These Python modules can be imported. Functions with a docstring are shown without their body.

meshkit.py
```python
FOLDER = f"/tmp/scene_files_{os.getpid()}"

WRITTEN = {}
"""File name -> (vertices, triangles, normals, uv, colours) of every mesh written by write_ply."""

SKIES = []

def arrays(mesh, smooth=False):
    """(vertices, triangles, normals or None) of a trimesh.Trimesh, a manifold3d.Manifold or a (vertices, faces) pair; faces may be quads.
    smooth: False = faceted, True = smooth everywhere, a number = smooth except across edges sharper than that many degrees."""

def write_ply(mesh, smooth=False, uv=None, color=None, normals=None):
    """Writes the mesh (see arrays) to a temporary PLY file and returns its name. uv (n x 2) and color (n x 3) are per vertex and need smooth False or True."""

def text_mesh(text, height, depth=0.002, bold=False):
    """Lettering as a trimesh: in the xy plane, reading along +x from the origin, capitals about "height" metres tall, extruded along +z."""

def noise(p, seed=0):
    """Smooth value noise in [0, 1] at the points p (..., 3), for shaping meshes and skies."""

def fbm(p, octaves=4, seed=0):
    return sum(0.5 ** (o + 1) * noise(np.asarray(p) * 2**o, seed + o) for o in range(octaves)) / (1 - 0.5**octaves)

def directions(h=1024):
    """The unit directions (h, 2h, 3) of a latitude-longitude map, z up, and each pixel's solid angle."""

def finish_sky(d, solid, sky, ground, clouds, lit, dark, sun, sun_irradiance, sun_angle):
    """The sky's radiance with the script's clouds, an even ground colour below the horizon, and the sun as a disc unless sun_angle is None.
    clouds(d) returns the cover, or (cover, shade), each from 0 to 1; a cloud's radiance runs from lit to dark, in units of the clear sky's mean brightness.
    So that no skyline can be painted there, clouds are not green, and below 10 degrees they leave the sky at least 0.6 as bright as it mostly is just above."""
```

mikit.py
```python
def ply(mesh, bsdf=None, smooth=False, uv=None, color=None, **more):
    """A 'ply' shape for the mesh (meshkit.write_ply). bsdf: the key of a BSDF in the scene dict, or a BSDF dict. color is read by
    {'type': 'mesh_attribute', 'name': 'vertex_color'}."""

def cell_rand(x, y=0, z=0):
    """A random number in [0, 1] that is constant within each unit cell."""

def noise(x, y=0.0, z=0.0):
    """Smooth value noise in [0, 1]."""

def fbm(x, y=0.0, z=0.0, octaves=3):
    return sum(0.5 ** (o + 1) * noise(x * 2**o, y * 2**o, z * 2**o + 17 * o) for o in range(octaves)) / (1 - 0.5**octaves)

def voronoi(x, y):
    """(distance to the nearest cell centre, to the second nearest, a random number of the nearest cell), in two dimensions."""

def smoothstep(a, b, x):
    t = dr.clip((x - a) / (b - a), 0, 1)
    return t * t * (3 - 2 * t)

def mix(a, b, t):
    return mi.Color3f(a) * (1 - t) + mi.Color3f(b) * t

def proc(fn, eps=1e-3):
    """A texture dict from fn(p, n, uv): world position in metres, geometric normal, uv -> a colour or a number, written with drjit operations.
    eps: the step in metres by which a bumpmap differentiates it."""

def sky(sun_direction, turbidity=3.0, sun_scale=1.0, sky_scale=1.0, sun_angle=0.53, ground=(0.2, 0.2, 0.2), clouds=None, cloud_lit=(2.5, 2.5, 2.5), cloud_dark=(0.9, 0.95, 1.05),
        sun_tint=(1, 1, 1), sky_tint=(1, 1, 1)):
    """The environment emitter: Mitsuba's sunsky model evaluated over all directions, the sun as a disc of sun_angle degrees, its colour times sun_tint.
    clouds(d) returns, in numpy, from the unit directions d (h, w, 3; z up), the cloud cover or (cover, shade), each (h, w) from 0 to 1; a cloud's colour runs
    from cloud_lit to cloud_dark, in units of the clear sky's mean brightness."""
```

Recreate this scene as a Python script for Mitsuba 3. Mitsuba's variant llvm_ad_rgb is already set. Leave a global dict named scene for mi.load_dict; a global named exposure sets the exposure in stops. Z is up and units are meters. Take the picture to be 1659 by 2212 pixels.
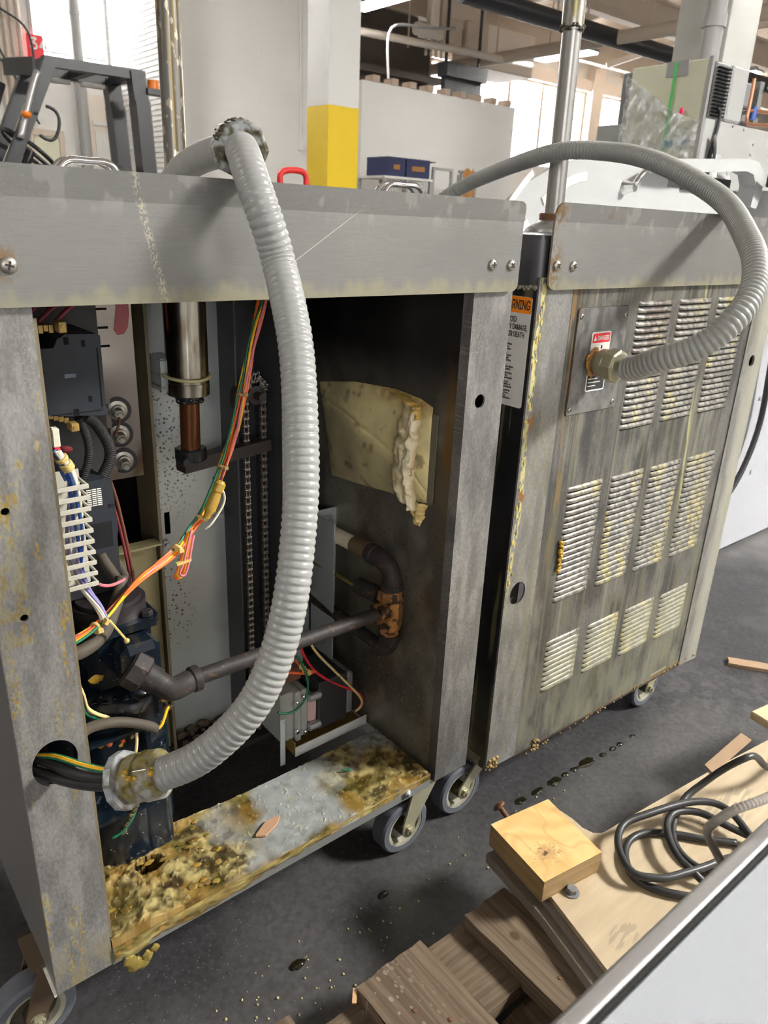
import math, random
import numpy as np, trimesh, mitsuba as mi, drjit as dr
import mikit, meshkit
from mikit import noise, fbm, smoothstep, mix, proc, voronoi, cell_rand
from shapely.geometry import Polygon, Point, box as sbox
from shapely import affinity
from scipy.interpolate import CubicSpline

T = mi.ScalarTransform4f
random.seed(7)
RN = np.random.RandomState(11)
scene, labels = {}, {}

# ------------------------------------------------------------------ camera, light, exposure
EYE = np.array([0.0, 0.0, 1.1])
FWD = np.array([0.60017, 0.71373, -0.36109])
UPV = np.array([0.19820, 0.30466, 0.93161])
scene['camera'] = {'type': 'thinlens', 'fov': math.degrees(2 * math.atan(829.5 / 1620.99)), 'fov_axis': 'x',
                   'to_world': T().look_at(origin=EYE.tolist(), target=(EYE + FWD).tolist(), up=UPV.tolist()),
                   'aperture_radius': 0.0011, 'focus_distance': 1.0, 'near_clip': 0.02, 'far_clip': 200.0}
exposure = 0.9
LAMP = 62.0            # radiance of the fluorescent diffusers
DAY_LEFT = 16.0        # radiance of the frosted window panes
DAY_FAR = 14.0
FILL_FRONT = 4.2  # radiance of the fill panes added behind the camera


def C(h, k=1.0):
    r = [int(h[i:i + 2], 16) / 255 for i in (0, 2, 4)]
    return [k * (v / 12.92 if v < 0.04045 else ((v + 0.055) / 1.055) ** 2.4) for v in r]


# ------------------------------------------------------------------ materials
def mat(name, base, rough=0.5, metal=0.0, spec=0.5, bump=None, bscale=0.001, **k):
    tex = base if isinstance(base, dict) else {'type': 'rgb', 'value': C(base) if isinstance(base, str) else list(base)}
    b = {'type': 'principled', 'base_color': tex, 'roughness': rough, 'metallic': metal, 'specular': spec, **k}
    if bump is not None:
        b = {'type': 'bumpmap', 'arbitrary': {**bump}, 'scale': bscale, 'bsdf': b}
    scene[name] = {'type': 'twosided', 'bsdf': b}
    return name


VC = {'type': 'mesh_attribute', 'name': 'vertex_color'}


def dots(x, y, size, keep):
    # round specks: one in each cell of a jittered grid where a random number passes "keep", with random radius
    d, _, r = voronoi(x, y)
    rad = size * (.35 + .65 * dr.abs(2 * (r * 7.31 - dr.floor(r * 7.31)) - 1))
    return smoothstep(rad, rad * .6, d) * dr.select(r < keep, mi.Float(1), mi.Float(0))


def f_splash(p, n, uv):
    br = fbm(p.x * 60, p.z * 1100, p.y * 60, 2)
    c = mix((.190, .187, .178), (.222, .218, .208), br)
    big = fbm(p.x * 6, p.z * 8, 5.0, 3)
    c = c * (.82 + .36 * big)
    spk = dots(p.x * 520, p.z * 520, .34, .40) * smoothstep(.42, .66, fbm(p.x * 8, p.z * 7, 3.1, 3))
    c = mix(c, (.46, .44, .34), spk * .32)
    low = smoothstep(.022, .0, p.z - 1.012 + (fbm(p.x * 70, p.z * 40, 1.0, 3) - .5) * .03)
    c = mix(c, (.36, .33, .18), low * .45)
    st = smoothstep(.006, .001, dr.abs(p.x - .322 + (p.z - 1.07) * .22)) * smoothstep(.42, .62, noise(p.x * 700, p.z * 480, 8.0))
    c = mix(c, (.52, .48, .35), st * .55)
    scr = smoothstep(.0007, .0002, dr.abs((p.z - 1.035) - (p.x - .462) * .62)) * smoothstep(.455, .47, p.x) * smoothstep(.60, .55, p.x)
    c = mix(c, (.6, .58, .55), scr * .7)
    fl = smoothstep(.60, .72, fbm(p.x * 55, p.z * 30, 3.0, 3)) * smoothstep(1.085, 1.12, p.z)
    c = mix(c, (.38, .37, .35), fl * .35)
    # rust near the fixing screws and the corner of the second guard
    r1 = smoothstep(.028, .006, dr.sqrt(dr.square(p.x - .953) + dr.square((p.z - 1.123) * .8)))
    r2 = smoothstep(.026, .004, dr.sqrt(dr.square(p.x - .956) + dr.square((p.z - 1.045) * .45)))
    r3 = smoothstep(.018, .004, dr.sqrt(dr.square(p.x - .184) + dr.square((p.z - 1.05) * .8)))
    r4 = smoothstep(.55, .75, fbm(p.x * 60, p.z * 25, 4.0, 3)) * smoothstep(.05, .0, dr.abs(p.x - 1.08)) * smoothstep(1.10, 1.13, p.z)
    rr = dr.maximum(dr.maximum(r1, r2), dr.maximum(r3, r4)) * smoothstep(.38, .58, fbm(p.x * 220, p.z * 200, 9.0, 3))
    return mix(c, (.20, .11, .03), rr * .8)


def f_post(p, n, uv):
    m = fbm(p.x * 70, p.z * 20, p.y * 40, 3)
    fine = fbm(p.x * 520, p.z * 260, p.y * 300, 2)
    c = mix((.155, .15, .145), (.23, .225, .215), smoothstep(.3, .7, m))
    c = c * (.78 + .44 * fine) * (1 + .28 * smoothstep(.215, .20, p.x))
    wh = dots(p.x * 380, p.z * 330, .42, .5) * smoothstep(.44, .62, fbm(p.x * 40, p.z * 9, p.y * 20, 3))
    c = mix(c, (.50, .48, .38), wh * .32)
    # dried oil runs on the post beside the open bay
    left = smoothstep(.215, .20, p.x)
    runs = smoothstep(.50, .60, fbm(p.x * 150 + 3, p.z * 16, 2.0, 4)) * smoothstep(.53, .60, fbm(p.x * 60, p.z * 11, 7.0, 3)) * smoothstep(.40, .62, fbm(p.x * 420, p.z * 190, 2.0, 2)) * left
    c = mix(c, mix((.38, .25, .04), (.40, .36, .20), smoothstep(.35, .65, fine + m - .5)), runs * .85)
    box_ = smoothstep(.168, .164, p.x) * smoothstep(.66, .665, p.z) * smoothstep(.835, .83, p.z) * left * smoothstep(.42, .58, fbm(p.x * 160, p.z * 90, 3.0, 4))
    c = mix(c, mix((.36, .25, .05), (.36, .33, .20), smoothstep(.35, .65, fine + m - .5)), box_ * .6)
    low = smoothstep(.24, .15, p.z) * smoothstep(.35, .7, m) * smoothstep(.4, .2, p.x)
    c = mix(c, (.27, .21, .07), low * .7)
    dk = smoothstep(.45, .15, p.z) * smoothstep(.6, .8, p.x) * smoothstep(.92, .9, p.x)
    c = c * (1 - .35 * dk)
    a = .945 + (fbm(p.z * 14, 3.0, 0.0, 3) - .5) * .016
    cr = smoothstep(.008, .003, dr.abs(p.x - a)) * smoothstep(.40, .54, fbm(p.x * 260, p.z * 120, 3.0, 3)) * smoothstep(.42, .6, p.z)
    c = mix(c, (.60, .54, .22), cr * .85)
    g = smoothstep(.5, .72, fbm(p.x * 120, p.z * 4, 5.0, 3)) * smoothstep(.9, 1.0, p.x)
    c = mix(c, (.22, .21, .10), g * .45)
    r5 = smoothstep(.014, .004, dr.sqrt(dr.square(p.x - .952) + dr.square((p.z - .80) * .5))) + smoothstep(.012, .004, dr.sqrt(dr.square(p.x - .95) + dr.square((p.z - .675) * .6)))
    c = mix(c, (.25, .11, .02), dr.minimum(r5, 1) * smoothstep(.3, .55, fbm(p.x * 200, p.z * 150, 1.0, 2)))
    rl = smoothstep(1.66, 1.70, p.x)
    return mix(c, (.40, .39, .31), rl * .6)


def f_vent(p, n, uv):
    m = fbm(p.x * 26, p.z * 12, 1.0, 4)
    fine = fbm(p.x * 380, p.z * 190, 2.0, 2)
    c = mix((.062, .060, .057), (.135, .13, .12), smoothstep(.28, .72, m)) * (.75 + .5 * fine)
    st = smoothstep(.50, .70, fbm(p.x * 120, p.z * 3.4, 4.0, 3))
    c = mix(c, (.165, .16, .085), st * .5)
    st2 = smoothstep(.56, .70, fbm(p.x * 90 + 9, p.z * 2.6, 6.0, 3)) * smoothstep(.3, .7, m)
    c = mix(c, (.24, .23, .18), st2 * .55)
    st3 = smoothstep(.60, .70, fbm(p.x * 150 + 5, p.z * 3.0, 9.0, 3)) * smoothstep(.35, .6, p.z)
    c = mix(c, (.06, .058, .05), st3 * .6)
    lo = smoothstep(.36, .10, p.z)
    c = mix(c, (.20, .195, .125), lo * .6 * smoothstep(.25, .65, m))
    edge = smoothstep(1.10, 1.02, p.x) * smoothstep(.40, .62, p.z)
    ru = edge * smoothstep(.50, .66, fbm(p.x * 130, p.z * 9, 2.0, 3))
    c = mix(c, (.30, .17, .05), ru * .6)
    yl = smoothstep(.006, .002, dr.abs(p.x - 1.472 + (p.z - .7) * .12)) * smoothstep(.3, .6, fbm(p.x * 90, p.z * 22, 6.0, 2)) * smoothstep(.40, .5, p.z)
    c = mix(c, (.42, .40, .17), yl * .7)
    bot = smoothstep(.012, .0, p.z - .088) * smoothstep(.35, .6, fbm(p.x * 90, p.z * 90, 0.0, 2))
    return mix(c, (.24, .13, .03), bot * .8)


def f_louver(p, n, uv):
    m = fbm(p.x * 160, p.z * 110, p.y * 100, 3)
    c = mix((.065, .062, .055), (.20, .19, .16), smoothstep(.28, .72, m))
    y = smoothstep(.50, .68, fbm(p.x * 24, p.z * 9, 3.0, 3)) * smoothstep(.4, .62, fbm(p.x * 200, p.z * 120, 3.0, 2))
    c = mix(c, (.36, .29, .07), y * .6)
    top = smoothstep(.80, .92, p.z) * smoothstep(1.5, 1.25, p.x)
    left = smoothstep(1.19, 1.08, p.x) * smoothstep(.47, .55, p.z) * smoothstep(.68, .6, p.z)
    b = dr.minimum(top + left, 1) * smoothstep(.40, .58, fbm(p.x * 70, p.z * 60, 5.0, 3))
    c = mix(c, (.055, .030, .020), b * .85)
    lo = smoothstep(.36, .30, p.z)
    return mix(c, (.24, .235, .15), lo * .5)


def f_blackside(p, n, uv):
    s = smoothstep(.56, .72, fbm(p.y * 120, p.z * 5, 3.0, 3))
    c = mix((.012, .012, .013), (.16, .15, .075), s * .55)
    lo = smoothstep(.33, .1, p.z)
    c = mix(c, (.085, .08, .045), lo * .7)
    return c * (.6 + .8 * fbm(p.y * 30, p.z * 30, 1.0, 3))


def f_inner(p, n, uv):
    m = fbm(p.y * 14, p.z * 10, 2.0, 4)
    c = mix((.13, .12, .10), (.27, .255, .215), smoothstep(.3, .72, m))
    up = smoothstep(.78, .92, p.z + .03 * (m - .5)) * smoothstep(.79, .83, p.y + .3 * smoothstep(.82, .9, p.z))  # shade of the unlit bay top, painted into the wall colour
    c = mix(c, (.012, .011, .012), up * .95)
    d = dr.sqrt(dr.square((p.y - .835) * 1.3) + dr.square(p.z - .76))
    br = smoothstep(.22, .03, d) * smoothstep(.82, .80, p.y) * smoothstep(.25, .6, fbm(p.y * 40, p.z * 14, 1.0, 3))
    c = mix(c, (.20, .105, .02), br * .8)
    sp = dots(p.y * 150, p.z * 150, .26, .30) * smoothstep(.5, .3, p.z)
    c = mix(c, (.5, .46, .30), sp * .8)
    dk = .6 * dots(p.y * 90 + 3, p.z * 80, .22, .4) * smoothstep(.75, .6, p.z)
    return mix(c, (.03, .015, .005), dk * .8)


def f_galv(p, n, uv):
    m = fbm(p.x * 16, p.z * 10, p.y * 20, 3)
    c = mix((.36, .39, .39), (.50, .53, .52), m)
    sc = dots(p.x * 150, p.z * 150, .42, .62) * smoothstep(.555, .50, p.x + (fbm(p.x * 20, p.z * 20, 0.0, 2) - .5) * .07) * smoothstep(.56, .72, p.z) * smoothstep(.9, .82, p.z)
    sc2 = dots(p.x * 120 + 5, p.z * 120, .36, .5) * smoothstep(.53, .49, p.x) * smoothstep(.60, .5, p.z) * smoothstep(.33, .42, p.z)
    c = mix(c, (.075, .045, .012), dr.minimum(sc + sc2, 1) * .9)
    lo = smoothstep(.20, .165, p.z)
    return mix(c, (.12, .09, .05), lo * .6)


def f_floor(p, n, uv):
    m = fbm(p.x * 3.1, p.y * 3.1, 0.0, 4)
    c = mix((.030, .029, .031), (.062, .060, .061), smoothstep(.3, .75, m))
    w = smoothstep(.45, .75, fbm(p.x * 1.2 + 4, p.y * 1.2, 3.0, 3)) * smoothstep(.45, .62, fbm(p.x * 42, p.y * 42, 1.0, 3))
    c = mix(c, (.115, .11, .11), w * .5)
    sp = dots(p.x * 130, p.y * 130, .22, .35) * smoothstep(.4, .6, fbm(p.x * 7, p.y * 7, 2.0, 2))
    c = mix(c, (.20, .195, .185), sp * .35)
    fn_ = fbm(p.x * 130, p.y * 130, 6.0, 3)
    c = c * (.7 + .6 * fn_)
    far = smoothstep(1.5, 3.2, p.x)
    return mix(c, (.15, .145, .142), far * .6 * smoothstep(.25, .7, m))


def f_ply(p, n, uv):
    g = fbm(p.x * 9, p.y * 120, p.z * 300, 3)
    c = mix((.40, .315, .205), (.50, .405, .27), g)
    r = smoothstep(.46, .54, fbm(p.x * 5 + 2.0 * fbm(p.x * 2, p.y * 6, 0.0, 2), p.y * 16, 3.0, 3))
    c = mix(c, (.36, .27, .165), r * .3)
    d1 = dr.square((p.x - 1.17) / .10) + dr.square((p.y - .405) / .035)
    d2 = dr.square((p.x - .80) / .035) + dr.square((p.y - .37) / .02)
    prt = smoothstep(1.0, .5, dr.minimum(d1, d2)) * smoothstep(.48, .56, fbm(p.x * 40 + p.y * 60, p.y * 320 - p.x * 60, 2.0, 2))
    c = mix(c, (.27, .22, .15), prt * .7)
    ed = smoothstep(.5, .2, dr.abs(n.z)) * smoothstep(.4, .6, noise(p.z * 420, 1.0, 1.0))
    return mix(c, (.20, .14, .08), ed * .7)


def f_pine(p, n, uv):
    dx, dy = p.x - .795, p.y - .515
    d = dr.sqrt(dx * dx * 1.0 + dy * dy * 1.5) + .012 * fbm(p.x * 50, p.y * 50, p.z * 50, 3)
    rg = .5 + .5 * dr.sin(170 * d + 16 * fbm(p.x * 18, p.y * 18, p.z * 10, 3))
    c = mix((.60, .38, .14), (.68, .46, .19), rg)
    wide = smoothstep(.47, .53, fbm(p.x * 25, p.y * 15, 3.0, 2)) * smoothstep(.6, .5, fbm(p.x * 25, p.y * 15, 3.0, 2))
    c = mix(c, (.46, .26, .08), wide * .55)
    k = smoothstep(.030, .016, d)
    c = mix(c, (.43, .25, .10), k * .75)
    ck = smoothstep(.52, .50, dr.abs(fbm(p.x * 140, p.y * 260, 2.0, 2) - .5) * 8 + .30) * smoothstep(.048, .022, d)
    c = mix(c, (.16, .085, .035), ck * .7)
    cr = smoothstep(.009, .004, dr.sqrt(dx * dx * .5 + dy * dy * 2) + .006 * noise(p.x * 300, p.y * 300, 1.0))
    c = mix(c, (.10, .05, .02), cr)
    sd = smoothstep(.5, .2, dr.abs(n.z))
    st = fbm(p.x * 6, p.y * 6, p.z * 420, 2)
    return mix(c, mix((.15, .095, .045), (.32, .22, .11), st), sd * .9)


def f_oldwood(p, n, uv):
    along = dr.select(dr.abs(uv.x) > .5, p.x, p.y)
    across = dr.select(dr.abs(uv.x) > .5, p.y, p.x)
    w = fbm(across * 20, along * 2.2, p.z * 10, 3)
    g = fbm(across * 200 + w * 10, along * 7, p.z * 200, 3)
    c = mix((.095, .067, .044), (.155, .115, .078), smoothstep(.25, .75, g))
    c = c * (.82 + .36 * w)
    kn = smoothstep(.009, .004, dr.sqrt(dr.square(p.x - .70) + dr.square((p.y - .485) * .8)))
    c = mix(c, (.06, .03, .015), kn * .8)
    wh = dots(p.x * 110, p.y * 70, .40, .5) * smoothstep(.59, .45, p.x) * smoothstep(.45, .47, p.x)
    return mix(c, (.40, .35, .28), wh * .5)


def f_pipe(p, n, uv):
    m = fbm(p.x * 70, p.y * 70, p.z * 70, 3)
    c = mix((.016, .014, .0145), (.042, .036, .034), m)
    r = smoothstep(.66, .76, fbm(p.x * 120, p.y * 120, p.z * 120, 3))
    return mix(c, (.13, .06, .025), r * .6)


def f_brass(p, n, uv):
    m = fbm(p.x * 75, p.y * 75, p.z * 75, 3)
    return mix((.05, .03, .02), mix((.36, .19, .05), (.48, .24, .11), noise(p.x * 40, p.z * 40, 1.0)), smoothstep(.36, .56, m))


def f_pump(p, n, uv):
    m = fbm(p.x * 35, p.y * 35, p.z * 30, 3)
    c = mix((.003, .005, .008), (.005, .012, .022), m)
    s = smoothstep(.60, .74, fbm(p.x * 60, p.y * 60, p.z * 16, 3))
    c = mix(c, (.05, .042, .022), s * .4)
    d = smoothstep(.92, .94, noise(p.x * 260, p.y * 260, p.z * 260))
    return mix(c, (.45, .42, .32), d * .8)


def f_pole(p, n, uv):
    a = fbm(p.x * 260, p.y * 260, p.z * 3, 3)
    c = mix((.24, .23, .215), (.42, .41, .39), a)
    lf = smoothstep(1.2, .9, p.x)
    st = lf * smoothstep(.40, .52, fbm(p.x * 160, p.y * 160, p.z * 2.5, 2))
    c = mix(c * (1 - .45 * lf), (.17, .125, .05), st * .85)
    wh = smoothstep(1.2, .9, p.x) * smoothstep(.6, .68, fbm(p.x * 110, p.y * 110, p.z * 45, 3))
    c = mix(c, (.50, .46, .37), wh * .8)
    top = smoothstep(1.2, 1.3, p.x) * smoothstep(1.54, 1.56, p.z) * smoothstep(.45, .6, fbm(p.x * 80, p.y * 80, p.z * 20, 2))
    return mix(c, (.22, .19, .07), top * .8)


def f_wall(p, n, uv):
    blk = smoothstep(.06, .0, dr.abs(dr.abs(p.z * 8 - dr.floor(p.z * 8)) - .5) * .5)
    m = fbm(p.x * 1.3, p.y * 1.3, p.z * 1.3, 3)
    c = mix((.60, .585, .555), (.68, .665, .635), m)
    return c * (1 - .012 * blk)


def f_cylinder(p, n, uv):
    c = mix((.34, .31, .25), (.50, .47, .40), fbm(p.x * 200, p.y * 200, p.z * 6, 2))
    return mix(c, (.20, .12, .05), smoothstep(.50, .75, fbm(p.x * 50, p.y * 50, p.z * 18, 3)) * .6)


mat('m_splash', proc(f_splash), .42, .55)
mat('m_post', proc(f_post), .48, .40)
mat('m_vent', proc(f_vent), .40, .35)
def f_plate(p, n, uv):
    m = fbm(p.x * 60, p.z * 40, 3.0, 4)
    c = mix((.10, .098, .095), (.19, .185, .175), smoothstep(.3, .7, m))
    r = smoothstep(1.055, 1.042, p.x) * smoothstep(.45, .6, fbm(p.x * 150, p.z * 50, 1.0, 3))
    return mix(c, (.14, .075, .03), r * .7)


mat('m_plate', proc(f_plate), .42, .4)
mat('m_louver', proc(f_louver), .30, .15)
mat('m_blackside', proc(f_blackside), .40, .1)
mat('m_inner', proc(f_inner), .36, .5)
mat('m_galv', proc(f_galv), .42, .35)
mat('m_floor', proc(f_floor), .50, 0, .45)
mat('m_ply', proc(f_ply), .65)
mat('m_pine', proc(f_pine), .55)
mat('m_oldwood', proc(f_oldwood), .8, 0, .25)
mat('m_pipe', proc(f_pipe), .58, .0, .35)
mat('m_brass', proc(f_brass), .40, .6)
mat('m_pump', proc(f_pump), .22, .0, .6)
mat('m_pole', proc(f_pole), .30, .8)
mat('m_wall', proc(f_wall), .7)
mat('m_cyl', proc(f_cylinder), .20, 1.0)
mat('vc_matte', VC, .6)
mat('vc_metal', VC, .30, .45)
mat('vc_wet', VC, .13, 0, .65)
mat('vc_paper', VC, .45, 0, .4)
mat('m_steel', (.42, .41, .40), .32, .85)
mat('m_chrome', (.75, .75, .75), .10, 1.0)
mat('m_zinc', (.46, .48, .50), .38, .7)
mat('m_dirtyzinc', (.30, .28, .19), .33, .4)
mat('m_screw', (.36, .34, .29), .38, .8)
mat('m_rust', (.14, .065, .03), .7, .1)
mat('m_hose', (.29, .295, .285), .25, 0, .6)
mat('m_hosedirty', (.27, .275, .258), .32, 0, .5)
mat('m_black', (.010, .010, .011), .5)
mat('m_blackgloss', (.013, .014, .016), .30)
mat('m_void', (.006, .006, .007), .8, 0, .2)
mat('m_dark', (.022, .022, .024), .55)
mat('m_contactor', (.020, .024, .031), .50, 0, .35)
mat('m_rubber', (.085, .092, .11), .6)
mat('m_cable', (.018, .018, .019), .38)
mat('m_cord', (.020, .020, .021), .42)
mat('m_sleeve', (.070, .058, .042), .7)
mat('m_braid', (.011, .010, .010), .7)
mat('m_duct', (.52, .50, .42), .45)
mat('m_white', (.32, .325, .32), .42)
mat('m_whitegloss', (.40, .42, .455), .14, 0, .5)
mat('m_cream', (.58, .58, .43), .5)
mat('m_greypaint', (.30, .30, .29), .5)
mat('m_greydark', (.16, .16, .16), .5)
mat('m_yellow', (.75, .52, .01), .5)
mat('m_col', (.66, .66, .63), .6)
mat('m_tan', (.52, .44, .36), .7)
mat('m_tanlight', (.68, .60, .52), .7)
mat('m_browndark', (.055, .042, .035), .7)
mat('m_forklift', (.016, .017, .020), .40)
mat('m_orange', C('e07818'), .4)
mat('m_orangeband', C('f08a1c'), .45)
mat('m_red', C('d02a2a'), .45)
mat('m_redsign', C('e0343c'), .45)
mat('m_label', C('d6d4ce'), .45)
mat('m_ink', (.02, .02, .02), .5)
mat('m_cardblue', C('262c50'), .6)
mat('m_card', C('9a6a38'), .7)
mat('m_wood', C('c8a074'), .7)
mat('m_boardedge', (.22, .19, .165), .8)
mat('m_oil', (.010, .009, .004), .05, 0, .7)
mat('m_greytube', (.30, .27, .235), .9)
mat('m_copper', (.72, .34, .20), .28, .9)
mat('m_greentape', C('52c060'), .5)
mat('m_pink', C('e8286c'), .5)
mat('m_bluetape', C('2e78a8'), .5)
mat('m_olive', (.17, .14, .085), .55)
mat('m_stainyel', (.42, .37, .20), .5)
mat('m_alu', (.62, .61, .62), .25, .8)
mat('m_ceiling', (.66, .59, .52), .8)
mat('m_pvcwhite', (.62, .55, .42), .45)
WIRE = {'green': '1f6b4c', 'yellow': 'f2b824', 'orange': 'ef6a2e', 'salmon': 'f0805a', 'red': 'd8303c', 'pink': 'd87882', 'maroon': '7a3038', 'white': 'e2dcc8',
        'cream': 'e8cf92', 'blue': '2c4f94', 'purple': '8b86b4', 'brown': '6e4638', 'tie': 'd2b870', 'tieb': 'a98a52', 'amber': 'b08c38'}
for k_, h_ in WIRE.items():
    mat('w_' + k_, C(h_), .38)
scene['m_film'] = {'type': 'twosided', 'bsdf': {'type': 'principled', 'base_color': {'type': 'rgb', 'value': [.72, .74, .75]}, 'roughness': .12, 'specular': .8}}
scene['m_glasspane'] = {'type': 'thindielectric'}


def emitter(rgb):
    return {'type': 'area', 'radiance': {'type': 'rgb', 'value': [float(v) for v in rgb]}}


# ------------------------------------------------------------------ keys
def uniq(k):
    if k not in scene and k not in labels and not any(q.startswith(k + '__') for q in scene):
        return k
    i = 1
    while True:
        q = f'{k}_{i:03d}'
        if q not in scene and q not in labels and q not in TAKEN:
            return q
        i += 1


TAKEN = set()
COUNT = {}


def number(k):
    c = COUNT.get(k, 0)
    COUNT[k] = c + 1
    return k if c == 0 else f'{k}_{c:03d}'


def thing(name, label, cat, group=None):
    key = number(name)
    labels[key] = {'label': label, 'category': cat}
    if group:
        labels[key]['group'] = group
    return key


def part(parent, name, mesh, m, smooth=False, label=None, stuff=False, to=None, **k):
    key = number(parent + '__' + name)
    d = mesh if isinstance(mesh, dict) else mikit.ply(mesh, m, smooth, **k)
    if to is not None:
        d = {**d, 'to_world': to}
    scene[key] = d
    if label or stuff:
        labels[key] = {}
        if label: labels[key]['label'] = label
        if stuff: labels[key]['kind'] = 'stuff'
    return key


def solo(name, mesh, m, label, cat, smooth=False, group=None, kind=None, **k):
    key = number(name)
    scene[key] = mikit.ply(mesh, m, smooth, **k)
    labels[key] = {'label': label}
    if cat: labels[key]['category'] = cat
    if group: labels[key]['group'] = group
    if kind: labels[key]['kind'] = kind
    return key


def struct(name, mesh, m, label, smooth=False, **k):
    scene[name] = mikit.ply(mesh, m, smooth, **k)
    labels[name] = {'label': label, 'kind': 'structure'}
    COUNT[name] = 1
    return name


# ------------------------------------------------------------------ meshes
def box(x0, x1, y0, y1, z0, z1, c=0.0):
    if c <= 0:
        m = trimesh.creation.box(extents=(x1 - x0, y1 - y0, z1 - z0))
        m.apply_translation(((x0 + x1) / 2, (y0 + y1) / 2, (z0 + z1) / 2))
        return m
    pts = []
    for x, sx in ((x0, 1), (x1, -1)):
        for y, sy in ((y0, 1), (y1, -1)):
            for z, sz in ((z0, 1), (z1, -1)):
                pts += [(x + sx * c, y, z), (x, y + sy * c, z), (x, y, z + sz * c)]
    pts2 = []
    for x, sx in ((x0, 1), (x1, -1)):
        for y, sy in ((y0, 1), (y1, -1)):
            for z, sz in ((z0, 1), (z1, -1)):
                pts2 += [(x, y + sy * c, z + sz * c), (x + sx * c, y, z + sz * c), (x + sx * c, y + sy * c, z)]
    return trimesh.convex.convex_hull(np.array(pts2))


def cat(*ms):
    return trimesh.util.concatenate([m for m in ms if m is not None])


def ext(poly, axis, t0, t1):
    """Extrude a shapely polygon: axis 'y': polygon in (x,z); 'x': (y,z); 'z': (x,y)."""
    ps = getattr(poly, 'geoms', [poly])
    out = []
    for p in ps:
        m = trimesh.creation.extrude_polygon(p, t1 - t0, engine='earcut')
        v = np.array(m.vertices)
        f = np.array(m.faces)
        if axis == 'y':
            v = np.stack([v[:, 0], t0 + v[:, 2], v[:, 1]], 1)
            f = f[:, ::-1]
        elif axis == 'x':
            v = np.stack([t0 + v[:, 2], v[:, 0], v[:, 1]], 1)
        else:
            v = np.stack([v[:, 0], v[:, 1], t0 + v[:, 2]], 1)
        out.append(trimesh.Trimesh(v, f, process=False))
    return cat(*out)


def rrect(x0, x1, y0, y1, r=0.0, n=6):
    p = sbox(x0, y0, x1, y1)
    return p if r <= 0 else p.buffer(-r).buffer(r, quad_segs=n)


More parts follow.
